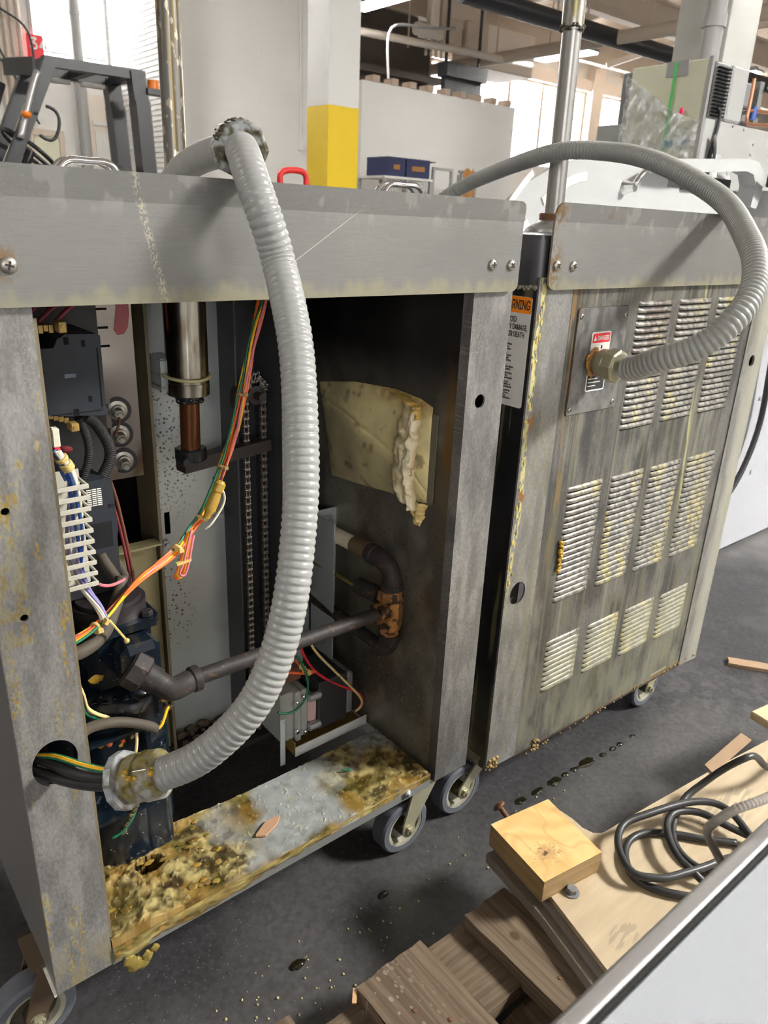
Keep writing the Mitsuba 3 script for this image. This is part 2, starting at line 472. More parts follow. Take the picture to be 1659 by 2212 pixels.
def frames(p):
    t = np.gradient(p, axis=0)
    t /= np.linalg.norm(t, axis=1, keepdims=True) + 1e-12
    a = np.zeros_like(p)
    ref = np.array([0, 0, 1.0]) if abs(t[0, 2]) < .9 else np.array([1.0, 0, 0])
    u = np.cross(t[0], ref)
    u /= np.linalg.norm(u)
    for i in range(len(p)):
        u = u - t[i] * (u @ t[i])
        u /= np.linalg.norm(u) + 1e-12
        a[i] = u
    return t, a, np.cross(t, a)


def spline(pts, step):
    p = np.asarray(pts, float)
    if len(p) == 2:
        n = max(2, int(np.linalg.norm(p[1] - p[0]) / step) + 1)
        return p[0] + (p[1] - p[0]) * np.linspace(0, 1, n)[:, None]
    s = np.r_[0, np.cumsum(np.linalg.norm(np.diff(p, axis=0), axis=1) ** .5)]
    cs = CubicSpline(s, p)
    q = cs(np.linspace(0, s[-1], 60 * len(p)))
    L = np.r_[0, np.cumsum(np.linalg.norm(np.diff(q, axis=0), axis=1))]
    n = max(3, int(L[-1] / step) + 1)
    u = np.linspace(0, L[-1], n)
    return np.stack([np.interp(u, L, q[:, k]) for k in range(3)], 1)


def smoothpath(pts, step, sigma):
    from scipy.ndimage import gaussian_filter1d
    q = spline(pts, step)
    return gaussian_filter1d(q, sigma / step, axis=0, mode='nearest')


def sweep(path, radii, sides=10, caps=True):
    p = np.asarray(path, float)
    r = np.broadcast_to(radii, (len(p),))
    t, a, b = frames(p)
    ang = np.arange(sides) * 2 * np.pi / sides
    v = p[:, None] + r[:, None, None] * (np.cos(ang)[None, :, None] * a[:, None] + np.sin(ang)[None, :, None] * b[:, None])
    n = len(p)
    i, j = np.meshgrid(np.arange(n - 1), np.arange(sides), indexing='ij')
    q = np.stack([i * sides + j, i * sides + (j + 1) % sides, (i + 1) * sides + (j + 1) % sides, (i + 1) * sides + j], -1).reshape(-1, 4)
    f = np.vstack([q[:, [0, 1, 2]], q[:, [0, 2, 3]]])
    v = v.reshape(-1, 3)
    if caps:
        v = np.vstack([v, p[0], p[-1]])
        k = np.arange(sides)
        f = np.vstack([f, np.stack([np.full(sides, n * sides), (k + 1) % sides, k], 1),
                       np.stack([np.full(sides, n * sides + 1), (n - 1) * sides + k, (n - 1) * sides + (k + 1) % sides], 1)])
    return trimesh.Trimesh(v, f, process=False)


def tube(pts, r, sides=10, step=.008):
    return sweep(spline(pts, step), r, sides)


def corrugated(pts, r, pitch=.0078, amp=.0015, sides=30, sigma=.018):
    p = smoothpath(pts, pitch / 8, sigma)
    s = np.r_[0, np.cumsum(np.linalg.norm(np.diff(p, axis=0), axis=1))] / pitch
    w = np.abs(2 * (s % 1) - 1)
    return sweep(p, r - amp * w ** 2.0, sides)


def cyl(p0, p1, r, sides=24, r1=None):
    p0, p1 = np.array(p0, float), np.array(p1, float)
    return sweep(np.array([p0, p1]), np.array([r, r if r1 is None else r1]), sides)


def lathe(profile, p0, axis, sides=28, caps=True):
    """profile: list of (distance along axis, radius)."""
    axis = np.array(axis, float)
    axis /= np.linalg.norm(axis)
    pr = np.array(profile, float)
    ref = np.array([0, 0, 1.0]) if abs(axis[2]) < .9 else np.array([1.0, 0, 0])
    u = np.cross(axis, ref)
    u /= np.linalg.norm(u)
    w = np.cross(axis, u)
    ang = np.arange(sides) * 2 * np.pi / sides
    c = np.array(p0, float) + pr[:, :1] * axis
    v = (c[:, None] + pr[:, 1][:, None, None] * (np.cos(ang)[None, :, None] * u + np.sin(ang)[None, :, None] * w)).reshape(-1, 3)
    n = len(pr)
    i, j = np.meshgrid(np.arange(n - 1), np.arange(sides), indexing='ij')
    q = np.stack([i * sides + j, i * sides + (j + 1) % sides, (i + 1) * sides + (j + 1) % sides, (i + 1) * sides + j], -1).reshape(-1, 4)
    f = np.vstack([q[:, [0, 1, 2]], q[:, [0, 2, 3]]])
    if caps:
        v = np.vstack([v, c[0], c[-1]])
        k = np.arange(sides)
        f = np.vstack([f, np.stack([np.full(sides, n * sides), (k + 1) % sides, k], 1),
                       np.stack([np.full(sides, n * sides + 1), (n - 1) * sides + k, (n - 1) * sides + (k + 1) % sides], 1)])
    return trimesh.Trimesh(v, f, process=False)


def noisy(m, size, scale, cols, seed=0, sharp=3.0):
    # a finer copy of the mesh with mottled vertex colours
    v, f = trimesh.remesh.subdivide_to_size(m.vertices, m.faces, size, max_iter=12)
    t = np.clip((meshkit.fbm(v * scale, 4, seed) - .5) * sharp + .5, 0, .999) * (len(cols) - 1)
    i = np.floor(t).astype(int)
    cc = np.array(cols, float)
    w = (t - i)[:, None]
    return trimesh.Trimesh(v, f, process=False), cc[i] * (1 - w) + cc[i + 1] * w


def hexbody(p0, p1, r, sides=6, ch=.12):
    p0, p1 = np.array(p0, float), np.array(p1, float)
    L = np.linalg.norm(p1 - p0)
    return lathe([(0, r * .86), (ch * L, r), (L * (1 - ch), r), (L, r * .86)], p0, p1 - p0, sides)


def bar(p0, p1, w, h, up=(0, 0, 1)):
    p0, p1, up = np.array(p0, float), np.array(p1, float), np.array(up, float)
    t = (p1 - p0) / np.linalg.norm(p1 - p0)
    s = np.cross(t, up)
    s /= np.linalg.norm(s)
    u = np.cross(s, t)
    v = [p + a * w / 2 * s + b * h / 2 * u for p in (p0, p1) for a, b in ((-1, -1), (1, -1), (1, 1), (-1, 1))]
    f = [(0, 1, 2, 3), (7, 6, 5, 4), (0, 4, 5, 1), (1, 5, 6, 2), (2, 6, 7, 3), (3, 7, 4, 0)]
    m = trimesh.Trimesh(np.array(v), np.vstack([[(a, b, c), (a, c, d)] for a, b, c, d in f]), process=False)
    m.fix_normals()
    return m


def place_text(s, h, origin, right, up, depth=.0004, bold=False, squeeze=1.0):
    m = meshkit.text_mesh(s, h, depth, bold)
    right, up = np.array(right, float), np.array(up, float)
    nrm = np.cross(right, up)
    v = np.array(m.vertices)
    v = np.array(origin, float) + v[:, :1] * squeeze * right + v[:, 1:2] * up + v[:, 2:3] * nrm
    return trimesh.Trimesh(v, m.faces, process=False)


def grid(nu, nv, fn):
    u, v = np.meshgrid(np.linspace(0, 1, nu), np.linspace(0, 1, nv), indexing='ij')
    p = fn(u, v).reshape(-1, 3)
    i, j = np.meshgrid(np.arange(nu - 1), np.arange(nv - 1), indexing='ij')
    q = np.stack([i * nv + j, (i + 1) * nv + j, (i + 1) * nv + j + 1, i * nv + j + 1], -1).reshape(-1, 4)
    return trimesh.Trimesh(p, np.vstack([q[:, [0, 1, 2]], q[:, [0, 2, 3]]]), process=False)


def blob(c, r, seed=0, amp=.35, sub=2, flat=1.0):
    m = trimesh.creation.icosphere(subdivisions=sub)
    v = np.array(m.vertices)
    d = 1 + amp * (meshkit.fbm(v * 1.7 + seed * 3.1, 3, seed) - .5) * 2
    v = v * d[:, None] * np.array(r if np.ndim(r) else (r, r, r * flat)) + np.array(c)
    return trimesh.Trimesh(v, m.faces, process=False)


def srgb_mix(a, b, t):
    return np.array(a) * (1 - t[:, None]) + np.array(b) * t[:, None]

# =================================================================== STRUCTURE
X0, X1, Y0_, Y1_, ZC = -9.0, 30.0, -9.0, 15.0, 5.6
struct('floor', box(X0, X1, Y0_, Y1_, -.1, 0), 'm_floor', 'dark grey worn shop floor')
struct('ceiling', box(X0, X1, Y0_, Y1_, ZC, ZC + .2), 'm_ceiling', 'tan ceiling of the workshop hall')
struct('wall_left', box(X0 - .2, X0, Y0_, Y1_, 0, ZC), 'm_wall', 'white painted wall of the hall')
struct('wall_right', box(X1, X1 + .2, Y0_, Y1_, 0, ZC), 'm_wall', 'white painted wall of the hall')
FW = sbox(X0, 0, X1, ZC)
FILL_WINS = [(-8.0, -5.4), (-4.6, -2.0), (1.6, 4.6), (5.4, 8.4)]  # unseen windows, added to send fill light into the bay
for a, b in FILL_WINS:
    FW = FW.difference(sbox(a, 1.2, b, 4.4))
WINL = [(3.175, 3.59), (3.68, 4.02)]
wb = sbox(X0, 0, 4.06, ZC)
for a, b in WINL:
    wb = wb.difference(sbox(a, 2.62, b, 4.6))
struct('wall_back', ext(wb, 'y', 10.5, 10.7), 'm_wall', 'white painted wall behind the forklift')
wf = sbox(6.1, 0, X1, ZC)
WINF = [(13.45, 13.95), (15.12, 16.1), (16.2, 17.4), (17.5, 19.2), (19.85, 21.6), (21.8, 23.6), (23.8, 25.6)]
for a, b in WINF:
    wf = wf.difference(sbox(a, 2.7, b, 4.62))
struct('wall_far', cat(ext(wf, 'y', 15.0, 15.2), box(6.1, 6.3, 13.0, 15.0, 0, ZC)), 'm_wall', 'white far wall with a long row of windows')
wi = 0
for a, b in WINL:
    wi += 1
    k = f'window_{wi}'
    labels[k] = {'label': 'overexposed steel window pane behind the forklift', 'kind': 'structure'}
    scene[k + '__pane'] = {**mikit.ply(box(a, b, 10.58, 10.60, 2.62, 4.6), 'm_white'), 'emitter': emitter([DAY_LEFT, DAY_LEFT, DAY_LEFT * 1.02])}
    scene[k + '__frame'] = mikit.ply(cat(box(a - .04, a, 10.47, 10.7, 2.58, 4.64), box(b, b + .04, 10.47, 10.7, 2.58, 4.64), box(a, b, 10.47, 10.7, 2.58, 2.62), box(a, b, 10.47, 10.7, 4.6, 4.64)), 'm_greypaint')
    scene[k + '__glazing_bar'] = mikit.ply(box(a, b, 10.53, 10.56, 2.80, 2.818), 'm_greydark')
for a, b in WINF:
    wi += 1
    k = f'window_{wi}'
    labels[k] = {'label': 'overexposed factory window in the far wall', 'kind': 'structure'}
    scene[k + '__pane'] = {**mikit.ply(box(a, b, 15.08, 15.10, 2.7, 4.62), 'm_white'), 'emitter': emitter([DAY_FAR, DAY_FAR, DAY_FAR])}
    scene[k + '__frame'] = mikit.ply(cat(box(a - .04, a, 14.97, 15.2, 2.66, 4.66), box(b, b + .04, 14.97, 15.2, 2.66, 4.66), box(a, b, 14.97, 15.2, 4.62, 4.66)), 'm_tanlight')
    if b - a > .8:
        scene[k + '__glazing_bar'] = mikit.ply(box((a + b) / 2 - .02, (a + b) / 2 + .02, 15.03, 15.06, 2.7, 4.62), 'm_greypaint')
struct('wall_front', ext(FW, 'y', Y0_ - .2, Y0_), 'm_wall', 'white painted wall of the hall')
for a, b in FILL_WINS:
    wi += 1
    k = f'window_{wi}'
    labels[k] = {'label': 'added unseen window behind the camera, fill light for the open bay', 'kind': 'structure'}
    scene[k + '__pane'] = {**mikit.ply(box(a, b, Y0_ - .10, Y0_ - .08, 1.2, 4.4), 'm_white'), 'emitter': emitter([FILL_FRONT * (1 if a < 0 else .22)] * 3)}
# the office block and low partition
struct('wall_office', cat(box(4.06, 6.3, 8.5, 8.6, 0, ZC), box(4.06, 4.16, 8.6, 10.7, 0, ZC), box(6.2, 6.3, 8.6, 13.0, 0, ZC)), 'm_wall', 'white office block walls behind the first pole')
scene['wall_office__seam'] = mikit.ply(box(4.985, 5.0, 8.497, 8.5, 0, 5.5), 'm_col')
scene['wall_office__conduit'] = mikit.ply(cat(cyl((5.55, 8.48, 1.93), (5.55, 8.48, 5.5), .012, 10), box(5.53, 5.57, 8.45, 8.5, 1.86, 1.96)), 'm_col')
# painted ribs on the side of the block
rib = mikit.ply(box(4.053, 4.06, 8.5, 10.5, -.006, .006), 'm_wall')
for i in range(66):
    scene[number('wall_office__rib')] = {**rib, 'to_world': T().translate([0, 0, 1.2 + .055 * i])}
struct('wall_partition', box(6.10, 8.78, 8.0, 8.12, 0, 2.64), 'm_wall', 'low white partition below the roof pipes')
studp = mikit.ply(box(-.05, .05, 7.98, 8.14, 0, .07), 'm_studwood')
mat('m_studwood', (.40, .30, .23), .7)
for i in range(9):
    scene[number('wall_partition__stud')] = {**studp, 'to_world': T().translate([6.3 + .29 * i, 0, 2.64])}
# doors in the left back wall
labels['door_1'] = {'label': 'cream door with a tan frame behind the steering wheel', 'kind': 'structure'}
scene['door_1__panel'] = mikit.ply(box(2.67, 3.33, 10.45, 10.5, 0, 1.89), 'm_cream')
scene['door_1__frame'] = mikit.ply(cat(box(2.59, 2.67, 10.42, 10.5, 0, 1.89), box(3.33, 3.39, 10.42, 10.5, 0, 1.89), box(2.59, 3.39, 10.42, 10.5, 1.89, 1.96)), 'm_tan')
labels['door_2'] = {'label': 'pale panelled door right of the drainpipe', 'kind': 'structure'}
scene['door_2__panel'] = mikit.ply(box(3.72, 4.055, 10.45, 10.5, 0, 2.41), 'm_tanlight')
scene['door_2__inset'] = mikit.ply(cat(box(3.78, 4.02, 10.43, 10.45, .3, 1.99), box(3.76, 4.03, 10.42, 10.45, 2.07, 2.12)), 'm_label')
solo('drainpipe', cat(cyl((3.62, 10.36, 0), (3.62, 10.36, 5.4), .068, 14), *[cyl((3.62, 10.36, z), (3.62, 10.36, z + .05), .078, 14) for z in (1.2, 2.5, 3.2)]), 'm_greypaint',
     'grey drainpipe running up between the two left windows', 'drainpipe', 30)
# roof steelwork
k = 0
for i in range(13):
    key = f'trim_{i + 1}'
    x = 8.5 + 1.55 * i
    struct(key, cat(box(x - .06, x + .06, 0, 15, 5.25, 5.29), box(x - .02, x + .02, 0, 15, 5.29, 5.56), box(x - .06, x + .06, 0, 15, 5.56, 5.6)), 'm_tanlight', 'pale roof joist under the tan ceiling')
for i, y in enumerate((9.9, 12.6)):
    struct(f'trim_{14 + i}', cat(box(6.4, 30, y - .10, y + .10, 4.72, 4.76), box(6.4, 30, y - .02, y + .02, 4.76, 5.2), box(6.4, 30, y - .10, y + .10, 5.2, 5.25)), 'm_tan', 'tan roof girder')
struct('trim_16', cat(box(9, 30, 14.8, 15.0, 4.68, 4.95), box(19.3, 19.78, 14.75, 15.0, 0, 5.6)), 'm_tanlight', 'cream lintel and pilaster of the far wall')
solo('roof_pipe', cyl((8.2, 8.62, 4.0), (17.5, 8.62, 4.0), .13, 16), 'm_forklift', 'thick black pipe crossing under the roof', 'pipe', 40)
solo('roof_pipe', cat(cyl((11.65, 5.5, 4.0), (11.65, 13.0, 4.0), .10, 14), cyl((11.95, 5.5, 4.05), (11.95, 12.0, 4.05), .05, 10)), 'm_tan', 'pair of tan pipes hung across the black roof pipe', 'pipe', 40)
solo('roof_pipe', cyl((7.6, 11.0, 3.86), (12.4, 11.0, 3.98), .06, 12), 'm_tanlight', 'pale roof pipe running above the low partition', 'pipe', 40)
solo('roof_pipe', cat(tube([(8.27, 10.2, 2.0), (8.26, 10.2, 3.3), (8.25, 10.2, 3.72), (8.34, 10.2, 3.84), (8.60, 10.2, 3.9), (9.6, 10.2, 4.02)], .022, 10, .1)), 'm_greypaint', 'thin grey conduit rising from the low partition', 'pipe', 40)
solo('roof_pipe', cat(cyl((9.68, 10.8, 4.1), (9.68, 10.8, 5.4), .085, 14), cyl((9.30, 10.8, 4.05), (9.85, 10.8, 4.05), .095, 14), *[cyl((9.9 + .12 * q, 11.2, 3.8), (9.9 + .12 * q, 11.2, 5.4), .022, 8) for q in range(4)]), 'm_tanlight',
     'cluster of pale vertical drops from the roof', 'pipe', 40)
solo('unit_heater', cat(box(10.5, 10.95, 11.4, 11.8, 4.1, 4.5, .03), box(11.05, 11.6, 11.4, 11.8, 4.1, 4.55, .03), box(10.5, 11.6, 11.5, 11.6, 4.4, 5.4)), 'm_tan', 'tan boxes hung among the roof pipes', 'heater')
solo('duct_box', box(12.2, 13.6, 12.0, 13.0, 4.0, 4.75, .02), 'm_tanlight', 'large cream duct box under the roof', 'duct')
solo('dark_screen', cat(box(10.2, 11.1, 11.0, 11.1, 2.6, 3.55), box(10.15, 11.15, 10.9, 11.15, 3.5, 3.72), box(10.2, 10.24, 11.0, 11.04, 3.7, 4.75), box(11.0, 11.04, 11.0, 11.04, 3.7, 4.75)), 'm_dark', 'dark hanging screen left of the far windows', 'screen')
solo('mezzanine', cat(box(8.4, 10.9, 12.2, 14.6, 0, 4.3), box(8.4, 11.0, 11.95, 14.7, 3.55, 3.66), box(8.4, 10.9, 12.6, 14.7, 4.3, 5.55)), 'm_browndark', 'dark brown storage loft behind the low partition', 'loft')
# small hangers and braces of the roof pipes
for i, (x, y, z0, z1) in enumerate([(11.65, 6.6, 4.1, 5.3), (11.65, 9.2, 4.1, 5.3), (11.65, 11.2, 4.1, 5.3), (12.6, 8.62, 4.1, 5.3), (15.2, 8.62, 4.1, 5.3), (10.2, 8.62, 4.1, 5.3), (10.0, 11.8, 4.0, 5.3)]):
    solo('hanger_rod', cyl((x, y, z0), (x, y, z1), .018, 8), 'm_tan', 'thin tan rod hanging ' + ['the tan pipes at their near end', 'the tan pipes by the crossing', 'the tan pipes at their far end', 'the black roof pipe left of the crossing', 'the black roof pipe right of the second pole', 'the black roof pipe near its left end', 'the pale roof pipe above the partition'][i], 'rod')
for i, (a, b) in enumerate([((13.2, 11.0, 4.7), (14.1, 9.9, 5.2)), ((14.6, 11.8, 4.7), (15.6, 10.4, 5.2)), ((16.6, 12.4, 4.7), (17.6, 11.2, 5.2))]):
    solo('roof_brace', bar(a, b, .12, .12), 'm_tanlight', 'slanting pale brace under the roof joists, ' + ['leftmost of three', 'middle of three', 'rightmost of three'][i], 'brace')

# ------------------------------------------------------------------ lamps
lampbody = mikit.ply(cat(box(-.16, .16, -.62, .62, .03, .07), box(-.05, .05, -.55, .55, .07, .13)), 'm_white')
lampglow = {**mikit.ply(box(-.14, .14, -.60, .60, 0, .03), 'm_white'), 'emitter': emitter([LAMP, LAMP * .98, LAMP * .93])}
bankglow = {**mikit.ply(box(-.14, .14, -.60, .60, 0, .03), 'm_white'), 'emitter': emitter([LAMP * 2.6, LAMP * 2.55, LAMP * 2.42])}
lamprod = mikit.ply(cat(cyl((0, -.4, .13), (0, -.4, 1.3), .012, 6), cyl((0, .4, .13), (0, .4, 1.3), .012, 6)), 'm_tan')
LAMPS = [(7.86, 9.88), (12.35, 10.15), (4.5, -2.5), (4.85, -2.5), (5.2, -2.5), (5.55, -2.5), (7.9, 3.2), (12.3, 4.0), (-5.0, 2.5), (17.0, 9.5), (17.0, 3.5), (12.3, -5.0), (2.2, 6.3)]
for i, (x, y) in enumerate(LAMPS):
    lab = {0: 'glowing fluorescent lamp above the low white partition', 1: 'glowing fluorescent lamp beside the second pole'}.get(i)
    t = thing('ceiling_lamp', lab or 'fluorescent lamp hanging outside the photograph', 'lamp', None if lab else 'fluorescent lamps outside the view')
    to = T().translate([x, y, 4.0 if i < 2 else 4.25])
    for nm, d in (('housing', lampbody), ('diffuser', bankglow if 2 <= i <= 5 else lampglow), ('hanger', lamprod)):
        part(t, nm, d, None, to=to)

# =================================================================== FRYER CABINETS
YB = .77


def splash(x0, x1, z0, z1, r):
    p = rrect(x0, x1, z0, z1, r)
    zb = z1 - .027
    lo = ext(p.intersection(sbox(-9, -9, 9, zb)), 'y', .7620, .7655)
    hi = ext(p.intersection(sbox(-9, zb, 9, 9)), 'y', .7620, .7655)
    v = np.array(hi.vertices)
    v[:, 1] -= (v[:, 2] - zb) * .13
    return cat(lo, trimesh.Trimesh(v, hi.faces, process=False))


def screw_mesh(r=.0078):
    prof = [(0, r), (.0012, r), (.0026, r * .93), (.0038, r * .72), (.0045, r * .35), (.0047, 0.0005)]
    head = lathe(prof, (0, 0, 0), (0, -1, 0), 20)
    return head


def cross_mesh(r=.0078):
    a = box(-r * .5, r * .5, -.0052, -.0035, -r * .11, r * .11)
    b = box(-r * .11, r * .11, -.0052, -.0035, -r * .5, r * .5)
    return cat(a, b)


SCREW = mikit.ply(screw_mesh(), 'm_screw', 35)
CROSS = mikit.ply(cross_mesh(), 'm_black')


def screws(owner, pts, y, s=1.0):
    for x, z in pts:
        to = T().translate([x, y, z]).rotate([0, 1, 0], float(RN.uniform(0, 90))).scale([s, s, s])
        k_ = part(owner, 'screw', SCREW, None, to=to)
        scene[k_ + '__cross_recess'] = {**CROSS, 'to_world': to}


def annulus(ro, ri, x0, x1):
    prof = [(0, ri), (0, ro * .93), (.004, ro), (x1 - x0 - .004, ro), (x1 - x0, ro * .93), (x1 - x0, ri), (0, ri)]
    return prof


def caster(owner, cx, cy, r=.055, w=.032, top=.150, name='caster', forktilt=.03, fm='m_dirtyzinc'):
    """A caster with its axle along Y: wheel centre (cx, cy, r), fork up to z=top, offset by forktilt in x."""
    y0, y1 = cy - w / 2, cy + w / 2
    tire = lathe(annulus(r, r * .73, y0, y1), (cx, y0, r), (0, 1, 0), 40, False)
    k_ = number(owner + '__' + name)
    # fork: two cheeks and the top plate
    ms = []
    for yy in (y0 - .009, y1 + .005):
        poly = Polygon([(cx - .013, r - .004), (cx + .013, r - .004), (cx + .016, r + .012), (cx + forktilt + .030, top - .012), (cx + forktilt + .030, top), (cx + forktilt - .030, top), (cx + forktilt - .026, top - .015), (cx - .014, r + .012)]).union(Point(cx, r).buffer(.0145))
        ms.append(ext(poly, 'y', yy, yy + .004))
    ms.append(box(cx + forktilt - .034, cx + forktilt + .034, y0 - .012, y1 + .012, top - .004, top + .002))
    scene[k_] = mikit.ply(cat(*ms), fm)
    scene[k_ + '__tire'] = mikit.ply(tire, 'm_rubber', 40)
    rim = lathe([(.003, r * .60), (.001, r * .66), (.001, r * .735), (w - .001, r * .735), (w - .001, r * .66), (w - .003, r * .60), (w / 2 + .004, r * .56), (w / 2 + .004, .010), (w / 2 - .004, .010), (w / 2 - .004, r * .56), (.003, r * .60)], (cx, y0, r), (0, 1, 0), 36, False)
    scene[k_ + '__rim'] = mikit.ply(rim, 'm_rimcream', 40)
    scene[k_ + '__hub'] = mikit.ply(cat(cyl((cx, y0 - .003, r), (cx, y1 + .003, r), .015, 18), cyl((cx, y0 + .0125, r), (cx, y0 + .016, r), r * .58, 24)), 'm_greasy', 40)
    scene[k_ + '__axle_bolt'] = mikit.ply(cat(hexbody((cx, y0 - .015, r), (cx, y0 - .009, r), .0095), cyl((cx, y0 - .019, r), (cx, y0 - .009, r), .0042, 12), cyl((cx, y0 - .009, r), (cx, y0 - .0078, r), .0115, 18)), 'm_dirtyzinc')
    return k_


mat('m_rimcream', (.26, .25, .19), .5)
mat('m_greasy', (.045, .038, .022), .35)

F1 = thing('fryer_cabinet', 'left stainless fryer cabinet standing open at the back with the grey hose hanging across it', 'fryer')
part(F1, 'splash_guard', splash(.126, .877, 1.012, 1.134, .012), 'm_splash', 30)
screws(F1, [(.187, 1.049), (.819, 1.049), (.858, 1.0485)], .762)
lp = sbox(.132, .148, .2045, 1.03).difference(affinity.scale(Point(.169, .5005).buffer(1, quad_segs=16), .0255, .0305)).difference(Point(.156, .815).buffer(.0042)).difference(Point(.159, .694).buffer(.0042))
part(F1, 'corner_post', cat(ext(lp, 'y', .770, .7735), box(.2015, .2045, .7735, .795, .20, 1.01), box(.132, .136, .7735, .90, .148, 1.03)), 'm_post')
part(F1, 'post_lip', box(.2046, .209, .7755, .795, .19, 1.0), 'm_olive', label='olive brown edge strip of the corner post')
rp = sbox(.796, .150, .8765, 1.03).difference(Point(.827, .852).buffer(.0105))
part(F1, 'corner_post', cat(ext(rp, 'y', .770, .7735), box(.796, .7985, .7735, .79, .15, 1.02)), 'm_post')
part(F1, 'post_hole_liner', cat(box(.80, .87, .80, .803, .80, .90)), 'm_void')
part(F1, 'side_panel', box(.1315, .1345, .774, 1.75, .148, 1.085), 'm_steel')
part(F1, 'side_panel', box(.8735, .8765, .774, 1.75, .150, 1.085), 'm_steel')
part(F1, 'bottom_strip', box(.1285, .1315, .772, .865, .1435, .1480), 'm_label', label='pale curled strip along the bottom edge')
part(F1, 'inner_wall', box(.797, .800, .774, 1.30, .158, 1.02), 'm_inner', label='oil stained inner wall of the bay with shade painted into its top')
part(F1, 'inner_wall', box(.137, .139, .90, 1.30, .15, 1.02), 'm_dark')
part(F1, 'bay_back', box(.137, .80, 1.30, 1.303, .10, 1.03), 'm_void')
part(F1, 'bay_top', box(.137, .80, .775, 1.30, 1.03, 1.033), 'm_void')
part(F1, 'top_plate', box(.1315, .8765, .7665, 1.75, 1.085, 1.09), 'm_steel')
part(F1, 'front_panel', box(.1315, .8765, 1.745, 1.75, .15, 1.085), 'm_steel')

# base shelf: zinc sheet under crusted fat, one displaced sheet on top of a plain tray
hole_ = affinity.scale(Point(.300, .868).buffer(1), .023, .017)
part(F1, 'base_shelf', cat(ext(sbox(.2045, .7705, .785, .925).difference(hole_), 'z', .1695, .1725), box(.2045, .785, .77, .7725, .146, .1735), box(.2045, .785, .9225, .925, .146, .1695)), 'm_zincdull')
mat('m_zincdull', (.20, .205, .195), .45, .3)
part(F1, 'shelf_bolt', lathe([(0, .007), (.004, .0075), (.006, .005), (.008, .0022)], (.729, .770, .160), (0, -1, 0), 12), 'm_zinc')


def gunk(u, v):
    x = .206 + u * .578
    y = .7685 + v * .157
    P3 = np.stack([x, y, 0 * x], -1)
    f1 = meshkit.fbm(P3 * np.array([16, 16, 1]), 4, 3)
    f2 = meshkit.fbm(P3 * np.array([70, 70, 1]), 4, 5)
    f3 = meshkit.noise(P3 * np.array([230, 230, 1]), 9)
    heavy = np.clip(1.15 - (x - .206) / .24, 0, 1)
    edge = np.clip(1 - v * 9, 0, 1) * np.clip(1 - (x - .206) / .45, 0, 1)
    corner = np.clip(1 - np.hypot(x - .76, y - .91) / .14, 0, 1)
    h = .0012 * f2 + heavy * (.006 + .020 * f1 * (.2 + f2)) * np.clip(f1 * 2.2 - .35, 0, 1) + edge * .004 * f2 + corner * .005 * np.clip(f2 * 2 - .7, 0, 1) + .0012 * (f3 > .87)
    # the drain hole by the pump
    d = np.hypot((x - .300) / .022, (y - .868) / .016)
    h = np.where(d < 1.0, -.055, h)
    h = np.where(v <= 0, -.010, h)
    return x, y, .1735 + h, f1, f2, f3, heavy, corner, d


def gunk_mesh():
    nu, nv = 340, 100
    u, v = np.meshgrid(np.linspace(0, 1, nu), np.linspace(0, 1, nv), indexing='ij')
    x, y, z, f1, f2, f3, heavy, corner, d = gunk(u, v)
    m = grid(nu, nv, lambda a, b: np.stack([x, y, z], -1))
    f1, f2, f3, hv, cn, dd = (q.reshape(-1) for q in (f1, f2, f3, heavy, corner, d))
    X, Y = x.reshape(-1), y.reshape(-1)
    col = srgb_mix((.20, .215, .21), (.34, .36, .345), f2)
    cover = np.clip((meshkit.fbm(np.stack([X * 11, Y * 11, X * 0], -1), 3, 21) - .44 + .22 * cn + .05) * 7, 0, 1) * np.clip((X - .40) * 14, 0, 1)
    hcov = np.clip((hv * 1.5 + f1 - .75) * 3, 0, 1)
    cov = np.maximum(cover, hcov)
    yel = srgb_mix((.085, .058, .014), (.38, .31, .13), np.clip(f2 * 3.2 - 1.1, 0, 1))
    oliv = srgb_mix((.045, .034, .009), (.16, .13, .038), np.clip(f2 * 2.4 - .7, 0, 1))
    t = np.clip((f1 - .42) * 7, 0, 1)
    crust = oliv * (1 - t[:, None]) + yel * t[:, None]
    orange = np.clip((meshkit.fbm(np.stack([X * 24, Y * 24, X * 0], -1), 3, 33) - .56) * 9, 0, 1)
    crust = crust * (1 - .5 * orange[:, None]) + np.array([.27, .15, .03]) * .5 * orange[:, None]
    col = col * (1 - cov[:, None]) + crust * cov[:, None]
    dark = np.clip((meshkit.fbm(np.stack([X * 38, Y * 38, X * 0], -1), 3, 41) - .64) * 12, 0, 1) * np.clip(cov + .25, 0, 1)
    col = col * (1 - dark[:, None] * .85) + np.array([.03, .02, .01]) * dark[:, None] * .85
    cr = (f3 > .87) & (np.abs(f2 - .5) < .2)
    col[cr] = col[cr] * .6 + np.array([.50, .44, .26]) * .4
    fe = np.clip(1 - (Y - .7685) / .012, 0, 1) * np.clip((.62 - X) * 4, 0, 1)
    rust = srgb_mix((.10, .06, .02), (.36, .22, .07), np.clip(f2 * 2 - .5, 0, 1))
    col = col * (1 - fe[:, None] * .7) + rust * fe[:, None] * .7
    col[dd < 1.02] = (.008, .008, .008)
    return m, col


gm, gcol = gunk_mesh()
gk = solo('grease_crust', gm, 'vc_wet', 'crusted yellow and brown fat spread over the bottom shelf of the left cabinet', None, True, kind='stuff', color=gcol)


